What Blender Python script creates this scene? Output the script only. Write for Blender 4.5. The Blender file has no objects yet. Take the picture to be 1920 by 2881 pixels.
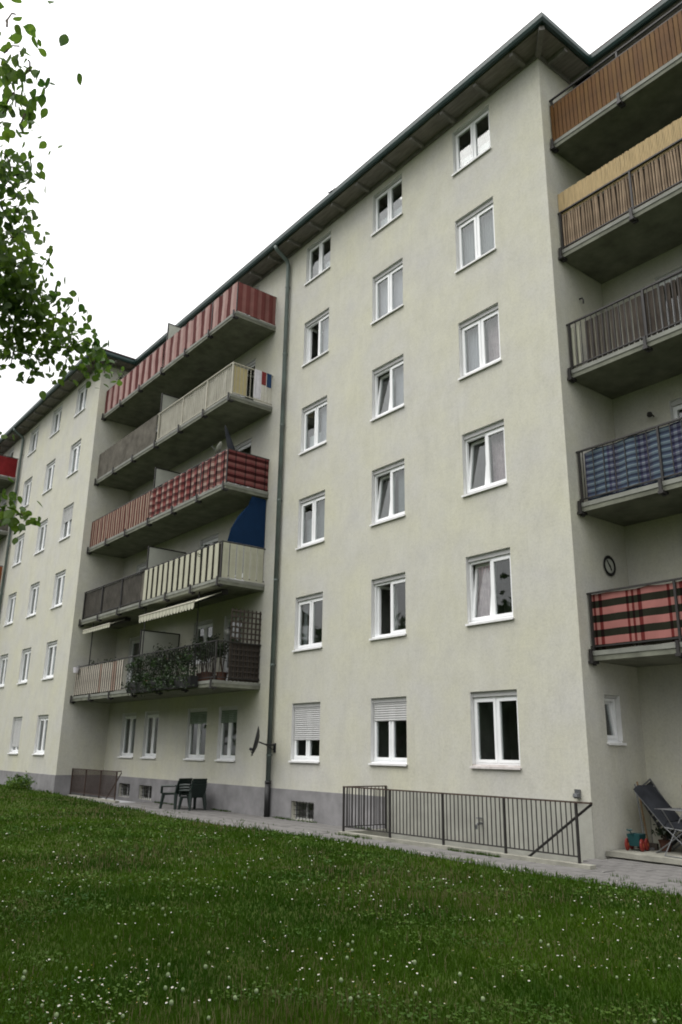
import bpy, math, random
import numpy as np
from mathutils import Vector, Matrix

random.seed(7)
rng = np.random.default_rng(7)
SC = bpy.context.scene
COL = SC.collection
R = math.radians

# ------------------------------------------------------------------ camera
CAM = Vector((0.0, -12.425, 1.67))
YAW, PITCH, ROLL = R(51.867), R(16.914), R(0.903)
fwd = Vector((-math.sin(YAW) * math.cos(PITCH), math.cos(YAW) * math.cos(PITCH), math.sin(PITCH)))
r0 = Vector((math.cos(YAW), math.sin(YAW), 0))
u0 = r0.cross(fwd)
cr = r0 * math.cos(ROLL) + u0 * math.sin(ROLL)
cu = -r0 * math.sin(ROLL) + u0 * math.cos(ROLL)
cd = bpy.data.cameras.new('camera')
cd.sensor_fit = 'VERTICAL'
cd.sensor_height = 36.0
cd.lens = 36.0 * 2228.36 / 2881.0
cd.clip_start = 0.1
cd.clip_end = 1500
cam = bpy.data.objects.new('camera', cd)
COL.objects.link(cam)
M = Matrix((cr, cu, -fwd)).transposed().to_4x4()
M.translation = CAM
cam.matrix_world = M
SC.camera = cam

# ------------------------------------------------------------------ light
SUN_EL, SUN_AZ = R(65), R(212)          # the veiled sun, high in front of the facade and a little to the left
w = bpy.data.worlds.new('World')
SC.world = w
w.use_nodes = True
nt = w.node_tree
bg = nt.nodes['Background']
sky = nt.nodes.new('ShaderNodeTexSky')
sky.sky_type = 'NISHITA'
sky.sun_disc = False
sky.sun_elevation = SUN_EL
sky.sun_rotation = SUN_AZ
sky.dust_density = 4.0
hs = nt.nodes.new('ShaderNodeHueSaturation')
hs.inputs['Saturation'].default_value = 0.12
mx = nt.nodes.new('ShaderNodeMix')
mx.data_type = 'RGBA'
mx.inputs['Factor'].default_value = 0.8
# closed white cloud cover, as overcast skies are: dimmer at the horizon, brightest overhead
tcw = nt.nodes.new('ShaderNodeTexCoord')
spw = nt.nodes.new('ShaderNodeSeparateXYZ')
mrw = nt.nodes.new('ShaderNodeMapRange')
mrw.inputs['From Min'].default_value = 0.0
mrw.inputs['From Max'].default_value = 1.0
mrw.inputs['To Min'].default_value = 3.2
mrw.inputs['To Max'].default_value = 20.0
nt.links.new(tcw.outputs['Generated'], spw.inputs[0])
nt.links.new(spw.outputs['Z'], mrw.inputs['Value'])
nt.links.new(mrw.outputs[0], mx.inputs['B'])
nt.links.new(sky.outputs[0], hs.inputs['Color'])
nt.links.new(hs.outputs[0], mx.inputs['A'])
nt.links.new(mx.outputs['Result'], bg.inputs['Color'])
bg.inputs['Strength'].default_value = 0.10
sd = bpy.data.lights.new('sun', 'SUN')
sd.energy = 1.5
sd.angle = R(56)
sd.color = (1.0, 0.97, 0.92)
so = bpy.data.objects.new('sun', sd)
COL.objects.link(so)
sdir = Vector((math.sin(SUN_AZ) * math.cos(SUN_EL), math.cos(SUN_AZ) * math.cos(SUN_EL), math.sin(SUN_EL)))
so.rotation_euler = sdir.to_track_quat('Z', 'Y').to_euler()
so.location = (0, -30, 40)
SC.view_settings.view_transform = 'Standard'
SC.view_settings.look = 'None'
SC.view_settings.gamma = 1.0
SC.view_settings.use_curve_mapping = False
SC.view_settings.exposure = 0.66
SC.cycles.max_bounces = 5
SC.cycles.diffuse_bounces = 3
SC.cycles.filter_width = 1.9
SC.cycles.transparent_max_bounces = 10

# ------------------------------------------------------------------ materials
MATS = {}


def mat(name, col, rough=0.8, noise=0.0, scale=3.0, spec=0.3, metal=0.0, bump=0.0, bscale=40.0, col2=None, stretch=(1, 1, 1), trans=0.0):
    """base colour with two octaves of procedural variation and a fine bump"""
    if name in MATS:
        return MATS[name]
    m = bpy.data.materials.new(name)
    m.use_nodes = True
    t = m.node_tree
    b = t.nodes['Principled BSDF']
    b.inputs['Roughness'].default_value = rough
    b.inputs['Specular IOR Level'].default_value = spec
    b.inputs['Metallic'].default_value = metal
    c1 = tuple(col) + (1,)
    if noise or col2:
        tc = t.nodes.new('ShaderNodeTexCoord')
        mp = t.nodes.new('ShaderNodeMapping')
        mp.inputs['Scale'].default_value = stretch
        n = t.nodes.new('ShaderNodeTexNoise')
        n.inputs['Scale'].default_value = scale
        n.inputs['Detail'].default_value = 6
        n.inputs['Roughness'].default_value = 0.62
        rp = t.nodes.new('ShaderNodeValToRGB')
        rp.color_ramp.elements[0].position = 0.32
        rp.color_ramp.elements[1].position = 0.70
        ca = col2 if col2 else tuple(max(0, c * (1 - noise)) for c in col)
        cb = col if col2 else tuple(min(1, c * (1 + noise)) for c in col)
        rp.color_ramp.elements[0].color = tuple(ca) + (1,)
        rp.color_ramp.elements[1].color = tuple(cb) + (1,)
        t.links.new(tc.outputs['Object'], mp.inputs['Vector'])
        t.links.new(mp.outputs[0], n.inputs['Vector'])
        t.links.new(n.outputs['Fac'], rp.inputs['Fac'])
        t.links.new(rp.outputs[0], b.inputs['Base Color'])
    else:
        b.inputs['Base Color'].default_value = c1
    if bump:
        tc2 = t.nodes.new('ShaderNodeTexCoord')
        n2 = t.nodes.new('ShaderNodeTexNoise')
        n2.inputs['Scale'].default_value = bscale
        n2.inputs['Detail'].default_value = 4
        bp = t.nodes.new('ShaderNodeBump')
        bp.inputs['Strength'].default_value = bump
        bp.inputs['Distance'].default_value = 0.02
        t.links.new(tc2.outputs['Object'], n2.inputs['Vector'])
        t.links.new(n2.outputs['Fac'], bp.inputs['Height'])
        t.links.new(bp.outputs[0], b.inputs['Normal'])
    MATS[name] = m
    return m


def leaf_mat(name, ca, cb, scale, transl=0.35, gloss=0.05):
    m = bpy.data.materials.new(name)
    m.use_nodes = True
    t = m.node_tree
    t.nodes.clear()
    out = t.nodes.new('ShaderNodeOutputMaterial')
    df = t.nodes.new('ShaderNodeBsdfDiffuse')
    tr = t.nodes.new('ShaderNodeBsdfTranslucent')
    gl = t.nodes.new('ShaderNodeBsdfGlossy')
    gl.inputs['Roughness'].default_value = 0.45
    gl.inputs['Color'].default_value = (0.5, 0.55, 0.5, 1)
    ms = t.nodes.new('ShaderNodeMixShader')
    ms.inputs[0].default_value = transl
    ms2 = t.nodes.new('ShaderNodeMixShader')
    ms2.inputs[0].default_value = gloss
    tc = t.nodes.new('ShaderNodeTexCoord')
    n = t.nodes.new('ShaderNodeTexNoise')
    n.inputs['Scale'].default_value = scale
    n.inputs['Detail'].default_value = 3
    rp = t.nodes.new('ShaderNodeValToRGB')
    rp.color_ramp.elements[0].position = 0.35
    rp.color_ramp.elements[1].position = 0.68
    rp.color_ramp.elements[0].color = tuple(ca) + (1,)
    rp.color_ramp.elements[1].color = tuple(cb) + (1,)
    t.links.new(tc.outputs['Object'], n.inputs['Vector'])
    t.links.new(n.outputs['Fac'], rp.inputs['Fac'])
    t.links.new(rp.outputs[0], df.inputs['Color'])
    t.links.new(rp.outputs[0], tr.inputs['Color'])
    t.links.new(df.outputs[0], ms.inputs[1])
    t.links.new(tr.outputs[0], ms.inputs[2])
    t.links.new(ms.outputs[0], ms2.inputs[1])
    t.links.new(gl.outputs[0], ms2.inputs[2])
    t.links.new(ms2.outputs[0], out.inputs['Surface'])
    MATS[name] = m
    return m


def glass_mat():
    m = bpy.data.materials.new('window_glass')
    m.use_nodes = True
    t = m.node_tree
    t.nodes.clear()
    out = t.nodes.new('ShaderNodeOutputMaterial')
    tr = t.nodes.new('ShaderNodeBsdfTransparent')
    tr.inputs['Color'].default_value = (0.86, 0.89, 0.88, 1)
    gl = t.nodes.new('ShaderNodeBsdfGlossy')
    gl.inputs['Roughness'].default_value = 0.015
    fr = t.nodes.new('ShaderNodeFresnel')
    ge = t.nodes.new('ShaderNodeNewGeometry')      # the same reflectance for both faces of the thin double pane
    io = t.nodes.new('ShaderNodeMapRange')
    io.inputs['To Min'].default_value = 1.78
    io.inputs['To Max'].default_value = 1 / 1.78
    t.links.new(ge.outputs['Backfacing'], io.inputs['Value'])
    t.links.new(io.outputs[0], fr.inputs['IOR'])
    ms = t.nodes.new('ShaderNodeMixShader')
    t.links.new(fr.outputs[0], ms.inputs[0])
    t.links.new(tr.outputs[0], ms.inputs[1])
    t.links.new(gl.outputs[0], ms.inputs[2])
    t.links.new(ms.outputs[0], out.inputs['Surface'])
    return m


def band_mat(name, vstops, vpitch, hstops=None, hpitch=1.0, rough=0.9, hmix='MULTIPLY', jitter=0.0):
    """printed cloth: vertical bands along the railing (x+y), optional horizontal bands (z)"""
    m = bpy.data.materials.new(name)
    m.use_nodes = True
    t = m.node_tree
    b = t.nodes['Principled BSDF']
    b.inputs['Roughness'].default_value = rough
    b.inputs['Specular IOR Level'].default_value = 0.1
    tc = t.nodes.new('ShaderNodeTexCoord')
    sp = t.nodes.new('ShaderNodeSeparateXYZ')
    t.links.new(tc.outputs['Object'], sp.inputs[0])

    def math_(op, a, bb):
        n = t.nodes.new('ShaderNodeMath')
        n.operation = op
        for i, v in enumerate((a, bb)):
            if isinstance(v, (int, float)):
                n.inputs[i].default_value = v
            else:
                t.links.new(v, n.inputs[i])
        return n.outputs[0]

    def ramp(fac, stops):
        rp = t.nodes.new('ShaderNodeValToRGB')
        rp.color_ramp.interpolation = 'CONSTANT'
        els = rp.color_ramp.elements
        els[0].position, els[0].color = stops[0][0], tuple(stops[0][1]) + (1,)
        els[1].position, els[1].color = stops[1][0], tuple(stops[1][1]) + (1,)
        for p, c in stops[2:]:
            e = els.new(p)
            e.color = tuple(c) + (1,)
        t.links.new(fac, rp.inputs['Fac'])
        return rp.outputs[0]
    s = math_('ADD', sp.outputs['X'], sp.outputs['Y'])
    if jitter:
        n = t.nodes.new('ShaderNodeTexNoise')
        n.inputs['Scale'].default_value = 1.3
        t.links.new(tc.outputs['Object'], n.inputs['Vector'])
        s = math_('ADD', s, math_('MULTIPLY', n.outputs['Fac'], jitter))
    f = math_('FRACT', math_('DIVIDE', s, vpitch), 0)
    c = ramp(f, vstops)
    if hstops:
        fh = math_('FRACT', math_('DIVIDE', sp.outputs['Z'], hpitch), 0)
        ch = ramp(fh, hstops)
        mm = t.nodes.new('ShaderNodeMix')
        mm.data_type = 'RGBA'
        mm.blend_type = hmix
        mm.inputs['Factor'].default_value = 1.0 if hmix != 'MIX' else 0.6
        t.links.new(c, mm.inputs['A'])
        t.links.new(ch, mm.inputs['B'])
        c = mm.outputs['Result']
    # faded, weathered cloth
    n3 = t.nodes.new('ShaderNodeTexNoise')
    n3.inputs['Scale'].default_value = 4.0
    n3.inputs['Detail'].default_value = 5
    t.links.new(tc.outputs['Object'], n3.inputs['Vector'])
    h3 = t.nodes.new('ShaderNodeMapRange')
    h3.inputs['To Min'].default_value = 0.7
    h3.inputs['To Max'].default_value = 1.2
    t.links.new(n3.outputs['Fac'], h3.inputs['Value'])
    m3 = t.nodes.new('ShaderNodeMix')
    m3.data_type = 'RGBA'
    m3.blend_type = 'MULTIPLY'
    m3.inputs['Factor'].default_value = 1.0
    t.links.new(c, m3.inputs['A'])
    t.links.new(h3.outputs[0], m3.inputs['B'])
    t.links.new(m3.outputs['Result'], b.inputs['Base Color'])
    MATS[name] = m
    return m


def plaster_mat():
    """cream roughcast: yellowish and greyish clouds, faint rain streaks, fine grain"""
    m = bpy.data.materials.new('plaster')
    m.use_nodes = True
    t = m.node_tree
    b = t.nodes['Principled BSDF']
    b.inputs['Roughness'].default_value = 0.95
    b.inputs['Specular IOR Level'].default_value = 0.1
    tc = t.nodes.new('ShaderNodeTexCoord')

    def noise(scale, stretch=(1, 1, 1), detail=5, rough=0.6):
        mp = t.nodes.new('ShaderNodeMapping')
        mp.inputs['Scale'].default_value = stretch
        n = t.nodes.new('ShaderNodeTexNoise')
        n.inputs['Scale'].default_value = scale
        n.inputs['Detail'].default_value = detail
        n.inputs['Roughness'].default_value = rough
        t.links.new(tc.outputs['Object'], mp.inputs['Vector'])
        t.links.new(mp.outputs[0], n.inputs['Vector'])
        return n.outputs['Fac']

    def rmp(f, p0, c0, p1, c1):
        rp = t.nodes.new('ShaderNodeValToRGB')
        rp.color_ramp.elements[0].position = p0
        rp.color_ramp.elements[1].position = p1
        rp.color_ramp.elements[0].color = c0 + (1,)
        rp.color_ramp.elements[1].color = c1 + (1,)
        t.links.new(f, rp.inputs['Fac'])
        return rp.outputs[0]

    def mul(a, c):
        mm = t.nodes.new('ShaderNodeMix')
        mm.data_type = 'RGBA'
        mm.blend_type = 'MULTIPLY'
        mm.inputs['Factor'].default_value = 1
        t.links.new(a, mm.inputs['A'])
        t.links.new(c, mm.inputs['B'])
        return mm.outputs['Result']
    c = rmp(noise(0.55, detail=6), 0.35, (0.560, 0.553, 0.517), 0.66, (0.588, 0.578, 0.468))
    c = mul(c, rmp(noise(1.7, (1, 1, 0.8), 7, 0.75), 0.30, (0.90, 0.895, 0.89), 0.60, (1, 1, 1)))
    c = mul(c, rmp(noise(5.0, (1, 1, 0.25), 5), 0.30, (0.955, 0.955, 0.95), 0.55, (1, 1, 1)))
    c = mul(c, rmp(noise(22, (1, 1, 1), 4, 0.7), 0.34, (0.89, 0.89, 0.89), 0.56, (1, 1, 1)))
    c = mul(c, rmp(noise(7.5, (1, 1, 1), 5, 0.8), 0.32, (0.925, 0.925, 0.92), 0.54, (1, 1, 1)))
    c = mul(c, rmp(noise(80, (1, 1, 1), 3, 0.8), 0.36, (0.90, 0.90, 0.90), 0.56, (1, 1, 1)))
    c = mul(c, rmp(noise(3.0, (3.0, 3.0, 0.10), 4, 0.6), 0.22, (0.86, 0.855, 0.84), 0.36, (1, 1, 1)))
    t.links.new(c, b.inputs['Base Color'])
    bp = t.nodes.new('ShaderNodeBump')
    bp.inputs['Strength'].default_value = 0.35
    bp.inputs['Distance'].default_value = 0.015
    t.links.new(noise(45, detail=5), bp.inputs['Height'])
    t.links.new(bp.outputs[0], b.inputs['Normal'])
    MATS['plaster'] = m
    return m


PLASTER = plaster_mat()
GLASS = glass_mat()
PLINTH = mat('plinth_cement', (0.235, 0.23, 0.235), 0.95, 0.22, 1.6, 0.1, bump=0.3, bscale=50)
CELLAR = mat('stairwell_plaster', (0.34, 0.34, 0.30), 0.95, 0.15, 1.5, 0.1, bump=0.3)
WHITE = mat('white_window_paint', (0.84, 0.85, 0.86), 0.35, 0.03, 4, 0.4)
REVEAL = mat('white_reveal', (0.66, 0.66, 0.65), 0.8, 0.06, 3, 0.2)
SILL = mat('painted_sill', (0.74, 0.74, 0.74), 0.5, 0.07, 6, 0.3)
WORN = mat('worn_sill', (0.66, 0.63, 0.62), 0.7, 0.3, 9, 0.2, col2=(0.50, 0.46, 0.44))
SHUT = mat('roller_shutter', (0.50, 0.50, 0.50), 0.5, 0.06, 5, 0.3)
SHUTG = mat('greenish_shutter', (0.20, 0.25, 0.20), 0.6, 0.1, 5, 0.3)
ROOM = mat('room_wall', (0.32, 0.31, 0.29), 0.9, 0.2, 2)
CURT = mat('net_curtain', (0.52, 0.50, 0.56), 0.9, 0.06, 8)
CURTW = mat('white_curtain', (0.72, 0.72, 0.76), 0.9, 0.05, 8)
CURTP = mat('pink_curtain', (0.58, 0.46, 0.50), 0.9, 0.25, 6)
CURTG = mat('grey_curtain', (0.33, 0.34, 0.36), 0.9, 0.1, 8)
GREEN = mat('dark_green_gutter', (0.008, 0.034, 0.030), 0.45, 0.3, 2.5, 0.5)
PIPE = mat('grey_green_pipe', (0.135, 0.18, 0.165), 0.5, 0.3, 1.2, 0.5, col2=(0.075, 0.085, 0.08))
PIPEB = mat('black_standpipe', (0.012, 0.012, 0.013), 0.5, 0.2, 4, 0.5)
SOFFIT = mat('soffit_boards', (0.20, 0.185, 0.17), 0.9, 0.25, 2.2, 0.1, stretch=(1, 6, 1))
RAFTER = mat('rafter_timber', (0.20, 0.19, 0.18), 0.9, 0.2, 4, 0.1)
TILE = mat('roof_tile', (0.07, 0.045, 0.04), 0.9, 0.3, 4, 0.2, bump=0.5, bscale=12)
CONC = mat('slab_concrete', (0.17, 0.175, 0.14), 0.95, 0.28, 2.2, 0.1, bump=0.3)
IRON = mat('dark_iron', (0.022, 0.02, 0.019), 0.55, 0.3, 6, 0.4)
RUST = mat('brown_iron', (0.055, 0.036, 0.028), 0.75, 0.35, 8, 0.3)
WRAIL = mat('cream_iron', (0.40, 0.38, 0.31), 0.5, 0.15, 5, 0.3)
PANEL = mat('divider_panel', (0.42, 0.43, 0.38), 0.6, 0.1, 2, 0.3)
ORANGE = mat('orange_slat', (0.100, 0.044, 0.009), 0.7, 0.35, 5, 0.2, stretch=(4, 4, 0.6))
ORANGE2 = mat('ochre_slat', (0.118, 0.057, 0.012), 0.7, 0.3, 5, 0.2, stretch=(4, 4, 0.6))
REED = mat('reed_cane', (0.30, 0.225, 0.155), 0.8, 0.35, 6, 0.2, stretch=(6, 6, 0.7))
REED2 = mat('dark_reed_cane', (0.21, 0.155, 0.105), 0.8, 0.35, 6, 0.2, stretch=(6, 6, 0.7))
BAMB = mat('bamboo_mat', (0.47, 0.36, 0.20), 0.8, 0.3, 5, 0.2, stretch=(10, 10, 0.5))
OLDW = mat('weathered_slat', (0.060, 0.050, 0.042), 0.9, 0.4, 6, 0.1, stretch=(6, 6, 0.6))
PALEW = mat('pale_slat', (0.34, 0.34, 0.27), 0.9, 0.15, 4, 0.1)
TANW = mat('tan_slat', (0.42, 0.385, 0.33), 0.9, 0.25, 5, 0.1, stretch=(6, 6, 0.6))
TANR = mat('reddish_slat', (0.32, 0.235, 0.19), 0.9, 0.25, 5, 0.1, stretch=(6, 6, 0.6))
CREAM = mat('cream_cloth', (0.40, 0.395, 0.31), 0.9, 0.12, 3, 0.1)
DUSK = mat('grey_mesh_cloth', (0.105, 0.097, 0.082), 0.95, 0.3, 3, 0.05)
SHEET = mat('pale_sheet', (0.34, 0.33, 0.285), 0.9, 0.16, 1.4, 0.1)
BLUE = mat('blue_blind', (0.006, 0.023, 0.062), 0.85, 0.15, 3, 0.1)
RED = mat('dark_red_panel', (0.18, 0.018, 0.02), 0.8, 0.2, 3, 0.1)
BROWNP = mat('rusty_orange_panel', (0.22, 0.07, 0.03), 0.8, 0.2, 3, 0.1)
SLABP = mat('paving_concrete', (0.155, 0.15, 0.145), 0.95, 0.25, 2.5, 0.1, bump=0.4, bscale=30)
JOINT = mat('path_bed', (0.085, 0.08, 0.07), 1.0, 0.3, 4, 0.05)
KERB = mat('kerb_concrete', (0.28, 0.275, 0.235), 0.95, 0.25, 3, 0.1, bump=0.3)
STEP = mat('step_concrete', (0.17, 0.165, 0.15), 0.95, 0.2, 3, 0.1)
SOIL = mat('lawn_soil', (0.036, 0.066, 0.012), 1.0, 0.35, 0.9, 0.02, col2=(0.045, 0.045, 0.018), bump=0.5, bscale=25)
GROUND = mat('far_ground', (0.045, 0.065, 0.025), 1.0, 0.3, 0.3, 0.02)
PLASTIC = mat('dark_green_plastic', (0.012, 0.022, 0.018), 0.45, 0.15, 4, 0.4)
DISH = mat('dark_grey_dish', (0.016, 0.017, 0.019), 0.5, 0.15, 4, 0.4)
STEEL = mat('galvanised_steel', (0.16, 0.165, 0.17), 0.45, 0.15, 8, 0.5, metal=0.6)
TEAL = mat('teal_plastic', (0.010, 0.065, 0.07), 0.5, 0.15, 5, 0.4)
REDP = mat('red_plastic', (0.20, 0.022, 0.017), 0.5, 0.15, 5, 0.4)
NAVY = mat('navy_cushion', (0.026, 0.028, 0.033), 0.9, 0.25, 4, 0.1)
BLACK = mat('black_rubber', (0.012, 0.012, 0.012), 0.7, 0.2, 5, 0.3)
WOODP = mat('broom_wood', (0.20, 0.13, 0.07), 0.7, 0.2, 6, 0.2)
BARK = mat('bark', (0.075, 0.06, 0.045), 0.95, 0.35, 6, 0.1, bump=0.6, bscale=18, stretch=(1, 1, 0.3))
TERRA = mat('terracotta', (0.07, 0.035, 0.025), 0.85, 0.2, 5, 0.1)
BIRD = mat('bird_feathers', (0.02, 0.02, 0.022), 0.8, 0.2, 10, 0.2)
LAMP = mat('white_lamp_glass', (0.7, 0.7, 0.68), 0.3, 0.03, 3, 0.5)
TOWR = mat('red_towel', (0.20, 0.04, 0.04), 0.95, 0.1, 6, 0.05)
TOWB = mat('blue_towel', (0.03, 0.06, 0.13), 0.95, 0.1, 6, 0.05)
TOWW = mat('white_towel', (0.6, 0.58, 0.62), 0.95, 0.08, 6, 0.05)
LEAF = leaf_mat('tree_leaf', (0.030, 0.080, 0.012), (0.13, 0.21, 0.025), 3.5, 0.6)
LEAF2 = leaf_mat('far_leaf', (0.020, 0.045, 0.012), (0.045, 0.085, 0.02), 0.7, 0.25)
PLANT = leaf_mat('pot_plant_leaf', (0.008, 0.016, 0.006), (0.026, 0.042, 0.012), 3.0, 0.25)
GRASS = leaf_mat('grass_blade', (0.022, 0.058, 0.003), (0.050, 0.100, 0.006), 0.5, 0.3, 0.012)
CLOVER = leaf_mat('clover_leaf', (0.022, 0.060, 0.008), (0.075, 0.125, 0.022), 1.2, 0.3, 0.02)
HAY = leaf_mat('seed_grass', (0.10, 0.075, 0.035), (0.19, 0.16, 0.085), 1.5, 0.3)
PETAL = mat('daisy_petal', (0.55, 0.56, 0.52), 0.9, 0.04, 5, 0.1)
YOLK = mat('daisy_eye', (0.55, 0.36, 0.03), 0.9, 0.1, 5, 0.1)
FLUFF = mat('seed_fluff', (0.22, 0.28, 0.15), 1.0, 0.1, 5, 0.05)
RED6 = band_mat('red_striped_cloth', [(0.0, (0.095, 0.030, 0.028)), (0.42, (0.36, 0.25, 0.23)), (0.72, (0.31, 0.19, 0.175))], 0.58, jitter=0.15)
RED6S = band_mat('red_side_cloth', [(0.0, (0.15, 0.05, 0.046)), (0.55, (0.22, 0.10, 0.09))], 0.29)
RED4 = band_mat('red_cream_cloth', [(0.0, (0.10, 0.030, 0.024)), (0.30, (0.28, 0.225, 0.175)), (0.46, (0.105, 0.034, 0.027)), (0.68, (0.04, 0.02, 0.02)), (0.80, (0.32, 0.25, 0.19))], 0.42, jitter=0.1)
PLAID4 = band_mat('red_plaid_cloth', [(0.0, (0.20, 0.07, 0.065)), (0.42, (0.035, 0.016, 0.017)), (0.60, (0.31, 0.225, 0.19))], 0.42,
                  [(0.0, (0.30, 0.24, 0.25)), (0.40, (1.0, 1.0, 1.0)), (0.78, (0.65, 0.45, 0.45))], 0.26)
PLAID4S = band_mat('red_lined_cloth', [(0.0, (0.12, 0.036, 0.035)), (0.85, (0.05, 0.02, 0.02))], 0.35,
                   [(0.0, (0.35, 0.28, 0.28)), (0.42, (1.2, 1.2, 1.2)), (0.66, (1.5, 2.0, 1.9))], 0.23)
BLUE3 = band_mat('blue_checked_tarpaulin', [(0.0, (0.075, 0.098, 0.125)), (0.62, (0.05, 0.05, 0.085)), (0.70, (0.09, 0.10, 0.13)), (0.80, (0.045, 0.045, 0.075)), (0.90, (0.08, 0.09, 0.12))], 0.66,
                 [(0.0, (0.35, 0.35, 0.45)), (0.34, (1.1, 1.15, 1.1)), (0.62, (2.3, 2.2, 1.9)), (0.76, (0.7, 0.75, 0.9))], 0.128)
PINK2 = band_mat('pink_checked_cloth', [(0.0, (0.38, 0.15, 0.135)), (0.62, (0.14, 0.022, 0.02)), (0.68, (0.35, 0.15, 0.13)), (0.76, (0.13, 0.022, 0.02)), (0.82, (0.34, 0.15, 0.13)), (0.91, (0.14, 0.024, 0.022))], 0.80,
                 [(0.0, (0.045, 0.115, 0.08)), (0.50, (0.82, 0.86, 0.86))], 0.27)
AWN = band_mat('pale_awning_cloth', [(0.0, (0.48, 0.47, 0.38)), (0.7, (0.34, 0.34, 0.27))], 0.22)

# ------------------------------------------------------------------ mesh helpers


class MB:
    def __init__(self):
        self.v, self.f, self.m = [], [], []

    def add(self, vs, fs, mi=0):
        o = len(self.v)
        self.v += [tuple(p) for p in vs]
        self.f += [tuple(i + o for i in q) for q in fs]
        self.m += [mi] * len(fs)
        return self

    def box(self, x0, x1, y0, y1, z0, z1, mi=0, tf=None):
        vs = [(x0, y0, z0), (x1, y0, z0), (x1, y1, z0), (x0, y1, z0), (x0, y0, z1), (x1, y0, z1), (x1, y1, z1), (x0, y1, z1)]
        if tf is not None:
            vs = [tf @ Vector(p) for p in vs]
        return self.add(vs, [(0, 3, 2, 1), (4, 5, 6, 7), (0, 1, 5, 4), (1, 2, 6, 5), (2, 3, 7, 6), (3, 0, 4, 7)], mi)

    def quad(self, a, b, c, d, mi=0):
        return self.add([a, b, c, d], [(0, 1, 2, 3)], mi)

    def tube(self, pts, rad, n=8, mi=0, caps=True):
        pts = [Vector(p) for p in pts]
        if not isinstance(rad, (list, tuple)):
            rad = [rad] * len(pts)
        rings = []
        prev = None
        for i, p in enumerate(pts):
            d = (pts[min(i + 1, len(pts) - 1)] - pts[max(i - 1, 0)])
            d.normalize()
            a = prev if prev is not None else (Vector((0, 0, 1)) if abs(d.z) < 0.9 else Vector((1, 0, 0)))
            s = d.cross(a)
            if s.length < 1e-4:
                s = d.cross(Vector((0, 1, 0.3)))
            s.normalize()
            t = s.cross(d)
            prev = t
            rings.append([p + (s * math.cos(2 * math.pi * k / n) + t * math.sin(2 * math.pi * k / n)) * rad[i] for k in range(n)])
        vs = [q for rg in rings for q in rg]
        fs = []
        for i in range(len(pts) - 1):
            for k in range(n):
                k2 = (k + 1) % n
                fs.append((i * n + k, i * n + k2, (i + 1) * n + k2, (i + 1) * n + k))
        if caps:
            fs.append(tuple(range(n - 1, -1, -1)))
            fs.append(tuple((len(pts) - 1) * n + k for k in range(n)))
        return self.add(vs, fs, mi)

    def lathe(self, prof, n=16, c=(0, 0, 0), mi=0, axis=None):
        vs, fs = [], []
        for r_, z_ in prof:
            for k in range(n):
                a = 2 * math.pi * k / n
                p = Vector((r_ * math.cos(a), r_ * math.sin(a), z_))
                if axis is not None:
                    p = axis @ p
                vs.append(p + Vector(c))
        for i in range(len(prof) - 1):
            for k in range(n):
                k2 = (k + 1) % n
                fs.append((i * n + k, i * n + k2, (i + 1) * n + k2, (i + 1) * n + k))
        return self.add(vs, fs, mi)

    def mesh(self, name):
        me = bpy.data.meshes.new(name)
        me.from_pydata(self.v, [], self.f)
        return me


CACHE = {}


def obj(name, mb, m, parent=None, loc=(0, 0, 0), rot=None, label=None, kind=None, key=None, smooth=False):
    if isinstance(mb, bpy.types.Mesh):
        me = mb
    elif key is not None and key in CACHE:
        me = CACHE[key]
    else:
        if callable(mb):
            mb = mb()
        me = mb.mesh(name)
        for q in (m if isinstance(m, (list, tuple)) else [m]):
            me.materials.append(q)
        if any(mb.m):
            me.polygons.foreach_set('material_index', mb.m)
        if smooth:
            me.polygons.foreach_set('use_smooth', [True] * len(me.polygons))
        me.update()
        if key is not None:
            CACHE[key] = me
    o = bpy.data.objects.new(name, me)
    o.location = loc
    if rot:
        o.rotation_euler = rot
    if parent is not None:
        o.parent = parent
    if label:
        o['label'] = label
    if kind:
        o['kind'] = kind
    COL.objects.link(o)
    return o


def tag(o, label, cat, group=None):
    o['label'] = label
    o['category'] = cat
    if group:
        o['group'] = group
    return o


def thing(name, loc, label, cat, group=None, rz=0.0):
    o = bpy.data.objects.new(name, None)
    o.empty_display_size = 0.2
    o.location = loc
    o.rotation_euler = (0, 0, rz)
    COL.objects.link(o)
    return tag(o, label, cat, group)


def copy_tree(o, parent=None):
    c = o.copy()
    COL.objects.link(c)
    if parent is not None:
        c.parent = parent
    for ch in list(o.children):
        copy_tree(ch, c)
    return c


def wall_grid(mb, u0, u1, z0, z1, holes, depth, fn):
    """a wall sheet with rectangular openings; fn(u, z, d) gives the point d metres behind the face"""
    us = sorted({u0, u1, *[h[0] for h in holes], *[h[1] for h in holes]})
    zs = sorted({z0, z1, *[h[2] for h in holes], *[h[3] for h in holes]})
    for i in range(len(us) - 1):
        for j in range(len(zs) - 1):
            cx, cz = (us[i] + us[i + 1]) / 2, (zs[j] + zs[j + 1]) / 2
            if any(h[0] < cx < h[1] and h[2] < cz < h[3] for h in holes):
                continue
            mb.quad(fn(us[i], zs[j], 0), fn(us[i + 1], zs[j], 0), fn(us[i + 1], zs[j + 1], 0), fn(us[i], zs[j + 1], 0))
    for a, b, c, d in [h[:4] for h in holes]:
        mb.quad(fn(a, c, 0), fn(a, c, depth), fn(b, c, depth), fn(b, c, 0))
        mb.quad(fn(a, d, 0), fn(b, d, 0), fn(b, d, depth), fn(a, d, depth))
        mb.quad(fn(a, c, 0), fn(a, d, 0), fn(a, d, depth), fn(a, c, depth))
        mb.quad(fn(b, c, 0), fn(b, c, depth), fn(b, d, depth), fn(b, d, 0))


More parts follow.
